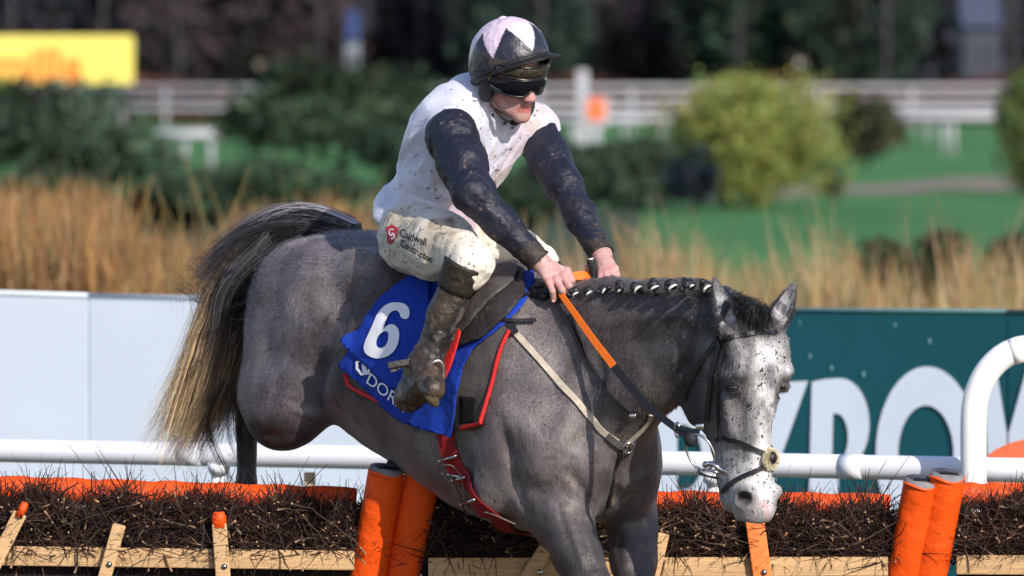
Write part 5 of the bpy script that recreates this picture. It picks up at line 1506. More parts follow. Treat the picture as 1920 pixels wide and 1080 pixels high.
# ---- sleeves
def sleeve(name, a, b, d, ra, seed, lo, hi):
    S_ = Field(axis_grid(lo[0], hi[0], .0058), axis_grid(lo[1], hi[1], .0058), axis_grid(lo[2], hi[2], .0058))
    ax = nrm(b - a)
    S_.ell(a - ax * .0, (ra[0] * 1.04,) * 3, k=.03)
    S_.chain([a, a * .5 + b * .5, b], [ra[0], ra[1] * 1.03, ra[2]], k=.03)
    S_.chain([b, b * .55 + d * .45, d * .86 + b * .14], [ra[2], ra[3], ra[4]], k=.03)
    folds(S_, .0055, 17, nrm(d - a) + .45 * np.cross(nrm(d - a), (0, 1, 0)), lo, hi, seed)
    folds(S_, .0030, 34, np.cross(nrm(d - b), (0, 1, .4)), lo, hi, seed + 3)
    v_, f_ = S_.mesh(1)
    n_ = fbm(v_ * 24 + seed, 3); cc = np.tile(np.array((.0105, .013, .026)), (len(v_), 1))
    L_ = (v_ - b) @ nrm(d - b) / np.linalg.norm(d - b)
    cc = mixc(cc, (.045, .035, .028), sm(n_, .56, .74) * (.10 + .70 * sm(L_, .1, .95)))
    sp_ = vnoise(v_ * 150 + seed) * .5 + vnoise(v_ * 75 + 3) * .5
    cc = mixc(cc, (.22, .15, .12), (sp_ > .80) * .55)
    o = mesh_obj(name, v_, f_, M_navy, rider, True, cc)
    # cuff
    q = MB(); ax = nrm(d - b); c0 = d - ax * .058
    k_ = 14; q.tube([c0 + ax * (.056 * i / k_) for i in range(k_ + 1)], [ra[4] * (1.02 + .04 * math.sin(i * 2.1) - .05 * (i / k_)) for i in range(k_ + 1)], 26, caps=False)
    co_ = q.build('cuff', M_cuff, o)
    q = MB(); u_ = nrm(np.cross(ax, (0, 0, 1))); w_ = np.cross(ax, u_); e = c0 + ax * .056
    q.tube([e + (u_ * math.cos(t) + w_ * math.sin(t)) * ra[4] * .97 for t in np.arange(30) * 2 * math.pi / 30], .0035, 8, closed=True); q.build('cuff_hem', M_cuff, co_)
    return o
M_cuff = mat('muddy_cuff', (.035, .028, .024), .6, noise=.5, nscale=35, bump=.6, bscale=50, mud=.4, mudscale=50, mudcol=(.11, .085, .06))
sleeve('sleeve', shR + np.array((0, -.025, .0)), elR, wrR, [.070, .066, .058, .045, .039], 4, np.min([shR, elR, wrR], 0) - .11, np.max([shR, elR, wrR], 0) + .11)
sleeve('sleeve', shL, elL, wrL, [.060, .056, .050, .041, .037], 8, np.min([shL, elL, wrL], 0) - .10, np.max([shL, elL, wrL], 0) + .10)
# ---- breeches
B_ = Field(axis_grid(-.55, .26, .0065), axis_grid(-.36, .72, .0065), axis_grid(1.48, 1.98, .0065))
legs(B_, .006)
B_.ell(P(800, 408, .34), (.13, .12, .06), (nrm(hf + .5 * UP), hr, nrm(UP - .5 * hf)), k=.06)
B_.cap(P(884, 500, -.165), P(876, 512, -.17), .062, .058, k=.03)
folds(B_, .0085, 11, knR - hipR, (-.6, -.4, 1.4), (.3, .8, 2.0), 2)
folds(B_, .0035, 30, np.cross(knR - hipR, (0, 1, 0)), (-.6, -.4, 1.4), (.3, .8, 2.0), 6)
B_.apply(lambda g: (zpy(533) - g[..., 2]) * -1.0 * -1.0, (-9, -9, -9), (-8, -8, -8))
v_, f_ = B_.mesh(1); n_ = fbm(v_ * 9 + 2, 3); n2_ = fbm(v_ * 34 + 2, 3)
cc = np.tile(np.array((.72, .69, .60)), (len(v_), 1))
tp = sm(v_[:, 2], zpy(500), zpy(430))
cc = mixc(cc, (.40, .31, .19), sm(n_, .46, .72) * .55 * (.35 + .65 * tp))
cc = mixc(cc, (.13, .09, .06), sm(n2_ * .6 + n_ * .4, .60, .72) * .55 * tp)
sp_ = vnoise(v_ * 90 + 8) * .6 + vnoise(v_ * 170) * .4
cc = mixc(cc, (.10, .07, .05), (sp_ > .77) * .75)
breeches = mesh_obj('breeches', v_, f_, M_breech, rider, True, cc)
BT = BVHTree.FromPolygons([Vector(q) for q in v_.tolist()], f_.tolist())
# ---- boots
def boot(kn, an, heel, toe, seed):
    pts = np.array([kn, an, heel, toe]); lo = pts.min(0) - .09; hi = pts.max(0) + .09
    S_ = Field(axis_grid(lo[0], hi[0], .005), axis_grid(lo[1], hi[1], .005), axis_grid(lo[2], hi[2], .005))
    d = nrm(an - kn)
    S_.chain([kn + d * .02, kn * .6 + an * .4, kn * .2 + an * .8, an], [.050, .050, .043, .042], k=.02)
    S_.chain([an, heel], [.044, .042], k=.03); S_.chain([an, an * .5 + toe * .5, toe], [.043, .041, .036], k=.03)
    S_.cap(heel, heel * .55 + toe * .45, .034, .030, k=.03)
    folds(S_, .006, 22, np.cross(d, (.3, 1, 0)), an - .10, an + .08, seed)
    folds(S_, .0022, 30, d, lo, hi, seed + 1)
    v_, f_ = S_.mesh(1)
    n_ = fbm(v_ * 26 + seed, 3); n3_ = fbm(v_ * 60, 2); h_ = (v_ - kn) @ d / np.linalg.norm(an - kn)
    cc = np.tile(np.array((.020, .018, .017)), (len(v_), 1))
    cc = mixc(cc, (.080, .060, .044), sm(n_, .46, .62) * (.20 + .62 * sm(h_, .1, .7)))
    cc = mixc(cc, (.17, .15, .13), sm(n3_, .55, .68) * .5)
    cc = mixc(cc, (.055, .035, .022), sm(fbm(v_ * 14 + 8, 2), .5, .65) * .6)
    o = mesh_obj('boot', v_, f_, M_boot, rider, True, cc)
    # sock / gaiter at the top
    q = MB(); k0 = kn - d * .036
    q.tube([k0 + d * (.088 * i / 8) for i in range(9)], [.0635 - .0012 * i + .0016 * math.sin(i * 2.4) for i in range(9)], 30, caps=True)
    q.build('boot_top', mat('boot_top', (.022, .018, .014), .6, mud=.35, mudscale=40, mudcol=(.07, .05, .035), bump=.5, bscale=50), o)
    # heel block and sole
    q = MB(); fdir = nrm(toe - heel); dn = nrm(np.cross(np.cross(fdir, -UP), fdir) * 1.0); dn = dn if dn[2] < 0 else -dn
    q.box(heel + dn * .030 + fdir * .004, (.026, .026, .010), ax=(fdir, np.cross(fdir, dn), dn), bev=.006)
    q.build('heel', mat('heel_rubber', (.04, .028, .018), .8, mud=.4, mudscale=60, mudcol=(.12, .08, .04), bump=.5, bscale=60), o)
    return o
boot(knR * .86 + anR * .14 + np.array((-.006, -.012, 0)), anR, P(768, 742, -.11), P(812, 730, -.25), 3)
boot(knL * .86 + anL * .14, anL, P(975, 745, .50), P(1015, 740, .38), 5)
# ---- helmet (own slight tilt)
head_frame = (fh, rh, uh)
fh = nrm(np.array((math.cos(R(47)), -math.sin(R(47)), .10))); rh = np.array((-math.sin(R(47)), -math.cos(R(47)), -.16)); rh = nrm(rh - fh * (rh @ fh)); uh = np.cross(rh, fh); uh = uh if uh[2] > 0 else -uh
hl = Field(axis_grid(HC[0] - .17, HC[0] + .17, .0042), axis_grid(HC[1] - .17, HC[1] + .17, .0042), axis_grid(HC[2] - .10, HC[2] + .22, .0042))
hcn = P(955, 104, .065)
hl.ell(hcn, (.126, .105, .114), (fh, rh, uh), k=.01)
hl.ell(hcn - uh * .035 - fh * .01, (.124, .104, .085), (fh, rh, uh), k=.03)
hl.apply(lambda g: -((g - HQ(0, 0, .036)) @ nrm(uh - .04 * fh)), HC - .3, HC + .3, k=.006, mode='sub') if False else None
bq_ = nrm(uh - .22 * fh)
def below(g): return ((g - (hcn - uh * .042)) @ bq_)
hl.apply(below, HC - .3, HC + .3, k=.008, mode='sub')
folds(hl, .0022, 28, uh, HC - .2, HC + .25, 9)
v_, f_ = hl.mesh(1)
q = v_ - hcn; x_ = q @ fh; y_ = q @ rh; z_ = q @ uh
az = np.arctan2(y_, x_) + R(20); el = np.arctan2(z_, np.sqrt(x_ ** 2 + y_ ** 2))
tri = np.abs(((az / (2 * math.pi) * 6) % 1) - .5) * 2            # zigzag, six points
edge = R(2) + R(46) * tri
pink = sm(el - edge, -.012, .012)
cc = np.tile(np.array((.016, .020, .032)), (len(v_), 1)); cc = mixc(cc, (.66, .54, .66), pink)
n_ = fbm(v_ * 40, 3); cc = mixc(cc, (.05, .04, .035), sm(n_, .5, .7) * (1 - pink) * sm(-el, -.5, .1))
cc = mixc(cc, (.05, .035, .04), ((vnoise(v_ * 110 + 4) * .6 + vnoise(v_ * 210) * .4) > .80) * .8)
helmet = mesh_obj('helmet', v_, f_, attr_mat('cap_silk', .38, spec=.5, bump=.35, bscale=70), rider, True, cc)
MB().ball(hcn + uh * .1125 + fh * .0, (.012, .012, .005), 16, 8, ax=(fh, rh, uh)).build('button', mat('button', (.7, .6, .68), .5), helmet)
# rim band + peak
M_peak = mat('black_peak', (.012, .012, .013), .5, noise=.5, nscale=40, mud=.35, mudscale=60, mudcol=(.06, .05, .04), bump=.4, bscale=60)
q = MB(); rim = [hcn + fh * (math.cos(t) * .1285 - .003) + rh * math.sin(t) * .1080 - uh * (.042 - .027 * math.cos(t)) for t in np.arange(48) * 2 * math.pi / 48]
q.tube(rim, .011, 10, closed=True, flat=(.5, 1)); q.build('rim', M_peak, helmet)
vv = []; ff = []; na = 28
for i in range(na + 1):
    t = (i / na - .5) * R(150)
    for j, (ex, dz) in enumerate(((-.012, .0), (.3, .001), (.65, -.002), (1.0, -.010))):
        e = max(0, math.cos(t * .98)) ** .6 * .044 * ex if ex > 0 else ex
        for s_ in (0, 1):
            vv.append(hcn + fh * (math.cos(t) * .1285 - .003) + rh * math.sin(t) * .1080 + nrm(fh * math.cos(t) + rh * math.sin(t) * .6) * e - uh * (.042 - .027 * math.cos(t)) + uh * (dz - s_ * .0035) + uh * .003)
for i in range(na):
    for j in range(3):
        a = (i * 4 + j) * 2; b = ((i + 1) * 4 + j) * 2
        ff += [(a, b, b + 2, a + 2), (a + 1, a + 3, b + 3, b + 1)]
    a = (i * 4 + 3) * 2; b = ((i + 1) * 4 + 3) * 2; ff.append((a, b, b + 1, a + 1))
mesh_obj('peak', vv, ff, M_peak, helmet)
fh, rh, uh = head_frame
# harness, ear pads, chin strap
M_har = mat('harness', (.014, .013, .013), .6, noise=.5, nscale=50, mud=.3, mudscale=60, mudcol=(.07, .06, .045), bump=.6, bscale=60)
for sd in (1, -1):
    q = MB(); q.ball(HQ(.000, .082 * sd, -.030), (.034, .013, .050), 18, 12, ax=(nrm(fh - .25 * uh), rh, nrm(uh + .25 * fh)))
    q.ball(HQ(-.035, .078 * sd, .005), (.045, .014, .034), 16, 10, ax=(fh, rh, uh)); q.build('ear_pad', M_har, helmet)
    q = MB(); q.tube(bez([HQ(.012, .080 * sd, -.06), HQ(.035, .066 * sd, -.095), HQ(.052, .040 * sd, -.120), HQ(.060, 0, -.130)], 14), .006, 8, flat=(1.4, .5)); q.build('chin_strap', M_har, helmet)
MB().ball(HQ(.058, .012, -.131), (.016, .014, .008), 12, 8, ax=(fh, rh, uh)).build('chin_cup', M_har, helmet)
MB().ball(HQ(-.075, 0, -.035), (.035, .065, .045), 16, 10, ax=(fh, rh, uh)).build('nape_pad', M_har, helmet)
# hair at the nape
# ---- goggles
def shield(name, c0, r1, r2, hgt, tilt, m_, fr, notch=.0, span=80, parent=rider):
    """curved lens wrapped round the face with a frame"""
    vv = []; ff = []; na, nh = 40, 8; top = []; bot = []
    for i in range(na + 1):
        t = (i / na - .5) * 2 * R(span); n_ = notch * math.exp(-(t / .20) ** 2); h_ = hgt * (1 - .35 * (abs(t) / R(span)) ** 2)
        for j in range(nh + 1):
            f = j / nh; z = h_ - (2 * h_ - n_) * f
            bul = .006 * math.sin(math.pi * f)
            vv.append(c0 + fh * ((r1 + bul) * math.cos(t) ** .9 if math.cos(t) > 0 else 0) + rh * (r2 + bul) * math.sin(t) + uh * z + fh * tilt * z)
        top.append(vv[-nh - 1]); bot.append(vv[-1])
    for i in range(na):
        for j in range(nh):
            a = i * (nh + 1) + j; ff.append((a, a + nh + 1, a + nh + 2, a + 1))
    n0 = len(vv); ctr = c0 - fh * .0
    inner = [ctr + (np.asarray(p) - ctr) * .965 for p in vv]
    ff2 = ff + [tuple(k + n0 for k in f[::-1]) for f in ff]
    o = mesh_obj(name, vv + inner, ff2, m_, parent)
    loop = top + bot[::-1]
    q = MB(); q.tube(loop, .0034, 8, closed=True); q.build('frame', fr, o)
    return o
M_lens = mat('dark_lens', (.004, .005, .008), .12, spec=.35, mud=.13, mudscale=70, mudcol=(.05, .04, .03))
M_mudlens = mat('muddy_lens', (.035, .03, .02), .25, noise=.4, nscale=80, mud=.55, mudscale=70, mudcol=(.055, .045, .032), bump=.8, bscale=70)
M_frame = mat('goggle_frame', (.008, .008, .009), .3, spec=.6)
gg_ = shield('goggles', HQ(.006, 0, -.004), .108, .088, .027, .12, M_lens, M_frame, notch=.017)
g2_ = shield('goggles', HQ(.012, 0, .046), .108, .090, .020, .16, M_mudlens, M_frame, span=74)
for (z0, z1) in ((-.004, .010), (.040, .046)):
    for sd in (1, -1):
        q = MB(); q.tube(bez([HQ(.026, .087 * sd, z0), HQ(-.03, .098 * sd, (z0 + z1) / 2), HQ(-.08, .078 * sd, z1)], 12), .008, 8, flat=(.35, 1.1)); q.build('elastic_strap', M_har, gg_ if z0 < 0 else g2_)
MB().box(HQ(.022, .091, .010), (.007, .004, .009), ax=(fh, rh, uh), bev=.002).build('buckle', mat('olive_buckle', (.12, .11, .07), .4, metal=.4), gg_)
# ================================================================== TACK
def cast(px, py, tree=None, Yg=None):
    tree = tree or HT
    o = V(P(px, py, -4.0)); d = (V(P(px, py, 0)) - o).normalized()
    h, n, i, dist = tree.ray_cast(o, d, 8.0)
    if h is None:
        g = V(P(px, py, Yg if Yg is not None else -.2)); h, n, i, dist = tree.find_nearest(g)
    return np.array(h), np.array(n)
def near_on(p, tree=None):
    h, n, i, d = (tree or HT).find_nearest(V(p)); return np.array(h), np.array(n)
def ribbon(name, ctr, nor, width, thick, m_, parent, closed=False):
    ctr = np.asarray(ctr); nor = np.asarray(nor); n = len(ctr)
    T = np.gradient(ctr, axis=0) if not closed else np.roll(ctr, -1, 0) - np.roll(ctr, 1, 0)
    T /= np.linalg.norm(T, axis=1)[:, None] + 1e-9
    S = np.cross(nor, T); S /= np.linalg.norm(S, axis=1)[:, None] + 1e-9; N = np.cross(T, S)
    wd = np.broadcast_to(np.asarray(width, float), (n,))[:, None] / 2
    prof = [(-1, 0), (-.93, 1), (.93, 1), (1, 0), (.9, -.6), (-.9, -.6)]
    R_ = np.stack([ctr + S * wd * a + N * thick * b for a, b in prof], 1); k = len(prof)
    F = []
    for i in range(n if closed else n - 1):
        j = (i + 1) % n
        for q in range(k): F.append((i * k + q, i * k + (q + 1) % k, j * k + (q + 1) % k, j * k + q))
    if not closed: F += [tuple(range(k))[::-1], tuple((n - 1) * k + q for q in range(k))]
    return mesh_obj(name, R_.reshape(-1, 3), F, m_, parent, False)
def smooth_rows(a, it=2, closed=False):
    a = np.array(a)
    for _ in range(it):
        b = a.copy(); b[1:-1] = (a[:-2] + 2 * a[1:-1] + a[2:]) / 4; a = b
    return a
def strap(name, path, width, m_, parent, off=.004, thick=.0018, tree=None, n=40, Yg=None, ret=False):
    """path: px pairs (cast on the animal) or world triples (snapped to it)"""
    pts = []
    for q in path: pts.append(cast(q[0], q[1], tree, Yg)[0] if len(q) == 2 else near_on(q, tree)[0])
    c_ = bez(pts, n); out = []; nn_ = []
    for p in c_:
        h, n_ = near_on(p, tree); out.append(h + n_ * off); nn_.append(n_)
    out = smooth_rows(out, 3); nn_ = smooth_rows(nn_, 4)
    if ret: return out, nn_
    return ribbon(name, out, nn_, width, thick, m_, parent)
def patch(name, poly, off, m_, parent, tree=None, step=7, thick=.003, wave=0, lift=None, holes=(), seed=0):
    """a cloth laid on the animal: outline in photo pixels, draped on the surface, with thickness"""
    dense = []
    for i in range(len(poly)):
        a, b = np.array(poly[i], float), np.array(poly[(i + 1) % len(poly)], float); k = max(1, int(np.linalg.norm(b - a) / step))
        dense += [tuple(a + (b - a) * t / k) for t in range(k)]
    P2 = np.array(poly)
    def inside(x, y):
        c_ = False
        for i in range(len(poly)):
            (x0, y0), (x1, y1) = poly[i], poly[i - 1]
            if (y0 > y) != (y1 > y) and x < (x1 - x0) * (y - y0) / (y1 - y0) + x0: c_ = not c_
        return c_
    pts = [Vector(q) for q in dense]; edges = [(i, (i + 1) % len(dense)) for i in range(len(dense))]
    g = np.random.default_rng(seed)
    for x in np.arange(P2[:, 0].min(), P2[:, 0].max(), step):
        for y in np.arange(P2[:, 1].min(), P2[:, 1].max(), step):
            xx, yy_ = x + g.uniform(-1, 1), y + g.uniform(-1, 1)
            if inside(xx, yy_): pts.append(Vector((xx, yy_)))
    vo, eo, fo, *_ = delaunay_2d_cdt(pts, edges, [], 1, 1e-4)
    fo = [f for f in fo if inside(*(sum((vo[i] for i in f), Vector((0, 0))) / len(f)))]
    H = []; N = []
    for q in vo:
        h, n_ = cast(q[0], q[1], tree); H.append(h); N.append(n_)
    H = np.array(H); N = np.array(N)
    # smooth over the surface
    adj = [set() for _ in vo]
    for f in fo:
        for a in f:
            for b in f:
                if a != b: adj[a].add(b)
    for _ in range(3):
        N = np.array([(N[i] + sum((N[j] for j in adj[i]), np.zeros(3))) / (1 + len(adj[i])) for i in range(len(vo))])
    N /= np.linalg.norm(N, axis=1)[:, None] + 1e-9
    A2 = np.array([q[:] for q in vo])
    o_ = np.full(len(vo), off)
    if wave:
        o_ = o_ + wave * (fbm(np.stack([A2[:, 0] / 26. + seed, A2[:, 1] / 60., np.zeros(len(vo))], 1), 2) - .35) * 2
    if lift: o_ = o_ + lift(A2)
    F3 = H + N * o_[:, None]
    B3 = F3 - N * thick; n = len(vo); F = [tuple(f) for f in fo] + [tuple(i + n for i in f[::-1]) for f in fo]
    E = {}
    for f in fo:
        for a, b in zip(list(f), list(f[1:]) + [f[0]]): E[(a, b)] = 1
    for (a, b) in E:
        if (b, a) not in E: F.append((b, a, a + n, b + n))
    # make the faces look outwards
    o = mesh_obj(name, np.vstack([F3, B3]), F, m_, parent, True)
    bmm = bmesh.new(); bmm.from_mesh(o.data); bmesh.ops.recalc_face_normals(bmm, faces=bmm.faces[:]); bmm.to_mesh(o.data); bmm.free()
    tr = BVHTree.FromPolygons([Vector(q) for q in F3.tolist()], [tuple(f) for f in fo])
    return o, tr
def decal(name, v2, f2, tree, off, m_, parent, sub=0, lim=7):
    """lettering: flat glyph mesh given in photo pixels, pressed on a cloth"""
    bmm = bmesh.new(); vs_ = [bmm.verts.new((q[0], q[1], 0)) for q in v2]
    for f in f2:
        try: bmm.faces.new([vs_[i] for i in f])
        except ValueError: pass
    if sub:
        bmesh.ops.triangulate(bmm, faces=bmm.faces[:])
        for _ in range(sub):
            L = [e for e in bmm.edges if e.calc_length() > lim]
            if L: bmesh.ops.subdivide_edges(bmm, edges=L, cuts=1); bmesh.ops.triangulate(bmm, faces=bmm.faces[:])
    bmm.verts.index_update()
    out = []
    cur = None
    for q in bmm.verts:
        h, n_ = cast(q.co[0], q.co[1], tree); d = nrm(np.array(CAMP) - h)
        if n_ @ d < 0: n_ = -n_
        out.append(h + n_ * off * .5 + d * off)
    F = [[q.index for q in f.verts] for f in bmm.faces]; bmm.free()
    return mesh_obj(name, out, F, m_, parent, True)
M_blue = mat('blue_cloth', (.010, .042, .34), .72, noise=.10, nscale=20, bump=.35, bscale=260, spec=.2, bump2=.35, b2scale=14, mud=.14, mudscale=16, mudcol=(.02, .03, .12))
M_red = mat('red_binding', (.55, .018, .020), .6, noise=.1, nscale=60, bump=.3, bscale=120)
M_redg = mat('red_webbing', (.24, .010, .014), .75, noise=.25, nscale=30, bump=.4, bscale=160, mud=.12, mudscale=20, mudcol=(.12, .02, .015))
M_grey = mat('grey_pad', (.085, .075, .07), .9, noise=.3, nscale=25, mud=.3, mudscale=50, mudcol=(.03, .022, .018), bump=.4, bscale=90)
M_black = mat('black_leather', (.012, .012, .014), .42, noise=.3, nscale=60, bump=.35, bscale=120, spec=.45)
M_leather = mat('saddle_leather', (.032, .028, .027), .55, noise=.35, nscale=14, bump=.4, bscale=60, mud=.35, mudscale=26, mudcol=(.09, .065, .045))
M_fork = mat('worn_leather', (.075, .070, .068), .5, noise=.35, nscale=14, bump=.4, bscale=60, mud=.25, mudscale=18, mudcol=(.085, .065, .05))
M_wht = mat('white_print', (.82, .83, .86), .55)
M_web = mat('cream_webbing', (.46, .40, .32), .8, noise=.25, nscale=40, bump=.6, bscale=200, mud=.3, mudscale=50, mudcol=(.16, .11, .07))
M_chrome = mat('bit_steel', (.62, .61, .60), .18, metal=1.0)
# ---- padded cloth with red edging
pad_root = empty('saddle_pad', cast(880, 760)[0], 'grey saddle pad with red edging under the blue cloth', 'saddle pad')
pp_ = [(790, 520), (1000, 510), (985, 560), (958, 618), (940, 660), (926, 720), (908, 790), (892, 806), (862, 806), (815, 802), (740, 772), (655, 728), (644, 704), (650, 680), (700, 600)]
po, pt = patch('pad', pp_, .010, M_grey, pad_root, step=9, thick=.008)
def edging(name, path, rad, tree, parent, m_, off=.004):
    c_ = bez([cast(*q, tree)[0] for q in path], 60); c_ = smooth_rows(c_, 3)
    d = np.array((0, -off, 0)); return MB().tube([q + d for q in c_], rad, 8).build(name, m_, parent)
edging('red_edging', [(957, 620), (941, 662), (927, 722), (909, 786), (896, 800), (864, 803)], .0065, pt, pad_root, M_red)
edging('red_edging', [(648, 700), (655, 722), (680, 738), (722, 758)], .007, pt, pad_root, M_red)
patch('black_patch', [(868, 742), (899, 745), (892, 792), (866, 793)], .0128, M_blk, pad_root, step=9, thick=.004)
# ---- blue cloth, two layers
cloth = empty('number_cloth', cast(720, 700)[0], 'royal blue number cloth with a big white six', 'cloth')
lc = [(795, 520), (1003, 514), (1003, 540), (975, 585), (948, 612), (896, 655), (874, 692), (863, 745), (857, 818), (842, 812), (815, 806), (760, 788), (725, 762), (647, 684), (660, 668), (700, 610)]
lift = lambda A: .012 * sm(700 - A[:, 0], 0, 50) + .010 * sm(A[:, 1], 760, 815)
lo_, lt = patch('cloth', lc, .016, M_blue, cloth, step=7, thick=.003, wave=.004, lift=lift, seed=3)
uc = [(768, 530), (790, 522), (812, 545), (812, 720), (800, 742), (745, 728), (712, 700), (680, 672), (652, 640), (664, 630), (686, 622), (694, 600), (720, 565)]
uo, ut = patch('top_layer', uc, .026, M_blue, cloth, step=7, thick=.003, wave=.004, lift=lambda A: .016 * sm(690 - A[:, 0], 0, 40), seed=8)
M_seam = mat('blue_seam', (.006, .022, .20), .8)
# the figure 6 (outer outline and counter)
six = [(745, 567), (762, 570), (770, 584), (766, 600), (752, 597), (750, 586), (742, 581), (731, 587), (724, 602), (719, 618), (728, 609), (739, 608), (748, 616), (750, 632), (745, 652), (733, 666), (714, 673), (698, 671), (685, 663), (682, 650), (687, 636), (698, 613), (707, 590), (718, 576), (731, 568)]
hole6 = [(719, 622), (727, 621), (730, 630), (727, 645), (717, 654), (707, 651), (706, 640), (711, 628)]
def smooth_poly(pl, n=3):
    pl = np.array(pl, float)
    for _ in range(n):
        a = pl * .75 + np.roll(pl, -1, 0) * .25; b = pl * .25 + np.roll(pl, -1, 0) * .75; pl = np.stack([a, b], 1).reshape(-1, 2)
    return [tuple(q) for q in pl]
def poly_faces(poly, holes=(), step=6):
    pts = [Vector(q) for q in poly]; ed = [(i, (i + 1) % len(poly)) for i in range(len(poly))]; b = len(poly)
    for h in holes:
        pts += [Vector(q) for q in h]; ed += [(b + i, b + (i + 1) % len(h)) for i in range(len(h))]; b += len(h)
    def ins(x, y, pl):
        c_ = False
        for i in range(len(pl)):
            (x0, y0), (x1, y1) = pl[i], pl[i - 1]
            if (y0 > y) != (y1 > y) and x < (x1 - x0) * (y - y0) / (y1 - y0) + x0: c_ = not c_
        return c_
    A = np.array(poly)
    ok = lambda x, y: ins(x, y, poly) and not any(ins(x, y, h) for h in holes)
    for x in np.arange(A[:, 0].min(), A[:, 0].max(), step):
        for y in np.arange(A[:, 1].min(), A[:, 1].max(), step):
            if ok(x, y): pts.append(Vector((x, y)))
    vo, eo, fo, *_ = delaunay_2d_cdt(pts, ed, [], 1, 1e-5)
    fo = [f for f in fo if ok(*(sum((vo[i] for i in f), Vector((0, 0))) / len(f)))]
    return [(q[0], q[1]) for q in vo], fo
v2, f2 = poly_faces(smooth_poly(six, 2), [smooth_poly(hole6, 2)])
decal('number_six', v2, f2, ut, .004, M_wht, uo)
# lettering on the lower layer, running down to the right
def text_px(body, o, ux, uy, bold=0.0, spacing=1.0):
    v, f = text_outline(body, 1.0, bold, 0, spacing); return [(o[0] + a * ux[0] + b * uy[0], o[1] + a * ux[1] + b * uy[1]) for a, b in v], f
v2, f2 = text_px('DORN', (686, 716), (25, 20), (12, -27), bold=.004, spacing=1.0)
decal('lettering', v2, f2, lt, .006, M_wht, lo_, sub=2)
v2, f2 = poly_faces([(668, 678), (684, 672), (697, 684), (694, 702), (678, 704), (668, 692)], [[(673, 680), (683, 677), (692, 686), (690, 697), (680, 699), (673, 690)]], 8)
decal('emblem', v2, f2, lt, .0055, M_wht, lo_)
v2, f2 = poly_faces([(679, 683), (685, 681), (688, 690), (690, 697), (681, 698)], [], 8)
decal('emblem_mark', v2, f2, lt, .0055, M_wht, lo_)
# ---- saddle
sad = empty('saddle', HF(-.25, 0, 520), 'small dark leather racing saddle with stirrup', 'saddle')
S_ = Field(axis_grid(-.32, .16, .008), axis_grid(-.12, .50, .008), axis_grid(1.50, 1.86, .008))
S_.loft(H0 * np.array((1, 1, 0)), (hf, UP, hr), [(-.52, zpy(497), 0, .018, .10), (-.40, zpy(505), 0, .022, .13), (-.20, zpy(515), 0, .022, .12), (-.08, zpy(512), 0, .026, .10), (-.02, zpy(505), 0, .016, .06)], k=.02)
S_.cap(HF(-.06, .07, 520), HF(-.06, -.07, 520), .030, .030, k=.04)
v_, f_ = S_.mesh(1)
mesh_obj('seat', v_, f_, M_fork, sad)
fo_, ft = patch('flap', [(915, 560), (932, 528), (958, 505), (975, 506), (986, 528), (982, 560), (958, 596), (915, 638), (868, 656), (858, 650), (868, 612), (888, 582)], .030, M_leather, sad, step=7, thick=.005, wave=.004, seed=5)
fo2, ft2 = patch('knee_roll', [(922, 540), (944, 515), (972, 510), (982, 524), (966, 548), (930, 575), (896, 614), (866, 648), (858, 648), (866, 610), (892, 580), (905, 566)], .040, M_fork, sad, step=7, thick=.006, wave=.004, seed=6)
patch('flap_piping', [(936, 518), (922, 532), (901, 562), (887, 588), (877, 612), (888, 612), (899, 586), (914, 560), (936, 532)], .056, M_red, sad, step=6, thick=.005)
patch('flap_piping', [(872, 614), (862, 650), (848, 690), (836, 714), (854, 716), (866, 690), (876, 660), (884, 630)], .044, M_red, sad, step=6, thick=.004)
strap('stirrup_leather', [(900, 575), (880, 620), (862, 660), (845, 700), (832, 722)], .020, M_black, sad, off=.052, thick=.002)
strap('stirrup_leather', [(912, 560), (890, 600), (872, 640), (856, 676)], .014, M_black, sad, off=.060, thick=.002)
# loose end of the leather sticking out behind the boot
pe = [P(812, 670, -.13), P(785, 676, -.15), P(755, 680, -.16), P(728, 685, -.165)]
ribbon('leather_end', bez(pe, 14), np.tile((0.1, -1, .1), (14, 1)), .018, .002, M_leather, sad)
pe = [P(805, 655, -.12), P(780, 672, -.14), P(752, 686, -.145), P(732, 694, -.15)]
ribbon('leather_end', bez(pe, 14), np.tile((0.1, -1, .1), (14, 1)), .016, .002, M_black, sad)
# stirrup iron
st = MB(); iron = [P(788, 733, -.20), P(789, 716, -.205), P(798, 695, -.21), P(812, 680, -.215), P(824, 677, -.21), P(831, 686, -.205), P(832, 702, -.20), P(830, 722, -.20)]
st.tube(bez(iron, 30), .0052, 10, flat=(1.2, .8)); so = st.build('stirrup_iron', mat('muddy_steel', (.30, .28, .26), .35, metal=.9, mud=.35, mudscale=60), sad)
st = MB(); st.box((P(788, 728, -.20) + P(830, 724, -.20)) / 2 - (0, 0, .004), (.036, .018, .005), ax=(nrm(P(830, 724, -.2) - P(788, 728, -.2)), (0, 1, 0), (0, 0, 1)), bev=.002); st.build('tread', M_blk, so)
# muddy sole showing below the iron
q = MB(); q.ball(P(808, 743, -.265), (.019, .014, .036), 16, 12, ax=(nrm((.82, 0, .5)), (0, 1, 0), nrm((-.5, 0, .82)))); 
q.build('boot_sole', mat('muddy_sole', (.07, .05, .025), .75, mud=.5, mudscale=55, mudcol=(.14, .10, .045), bump=.9, bscale=70), so)
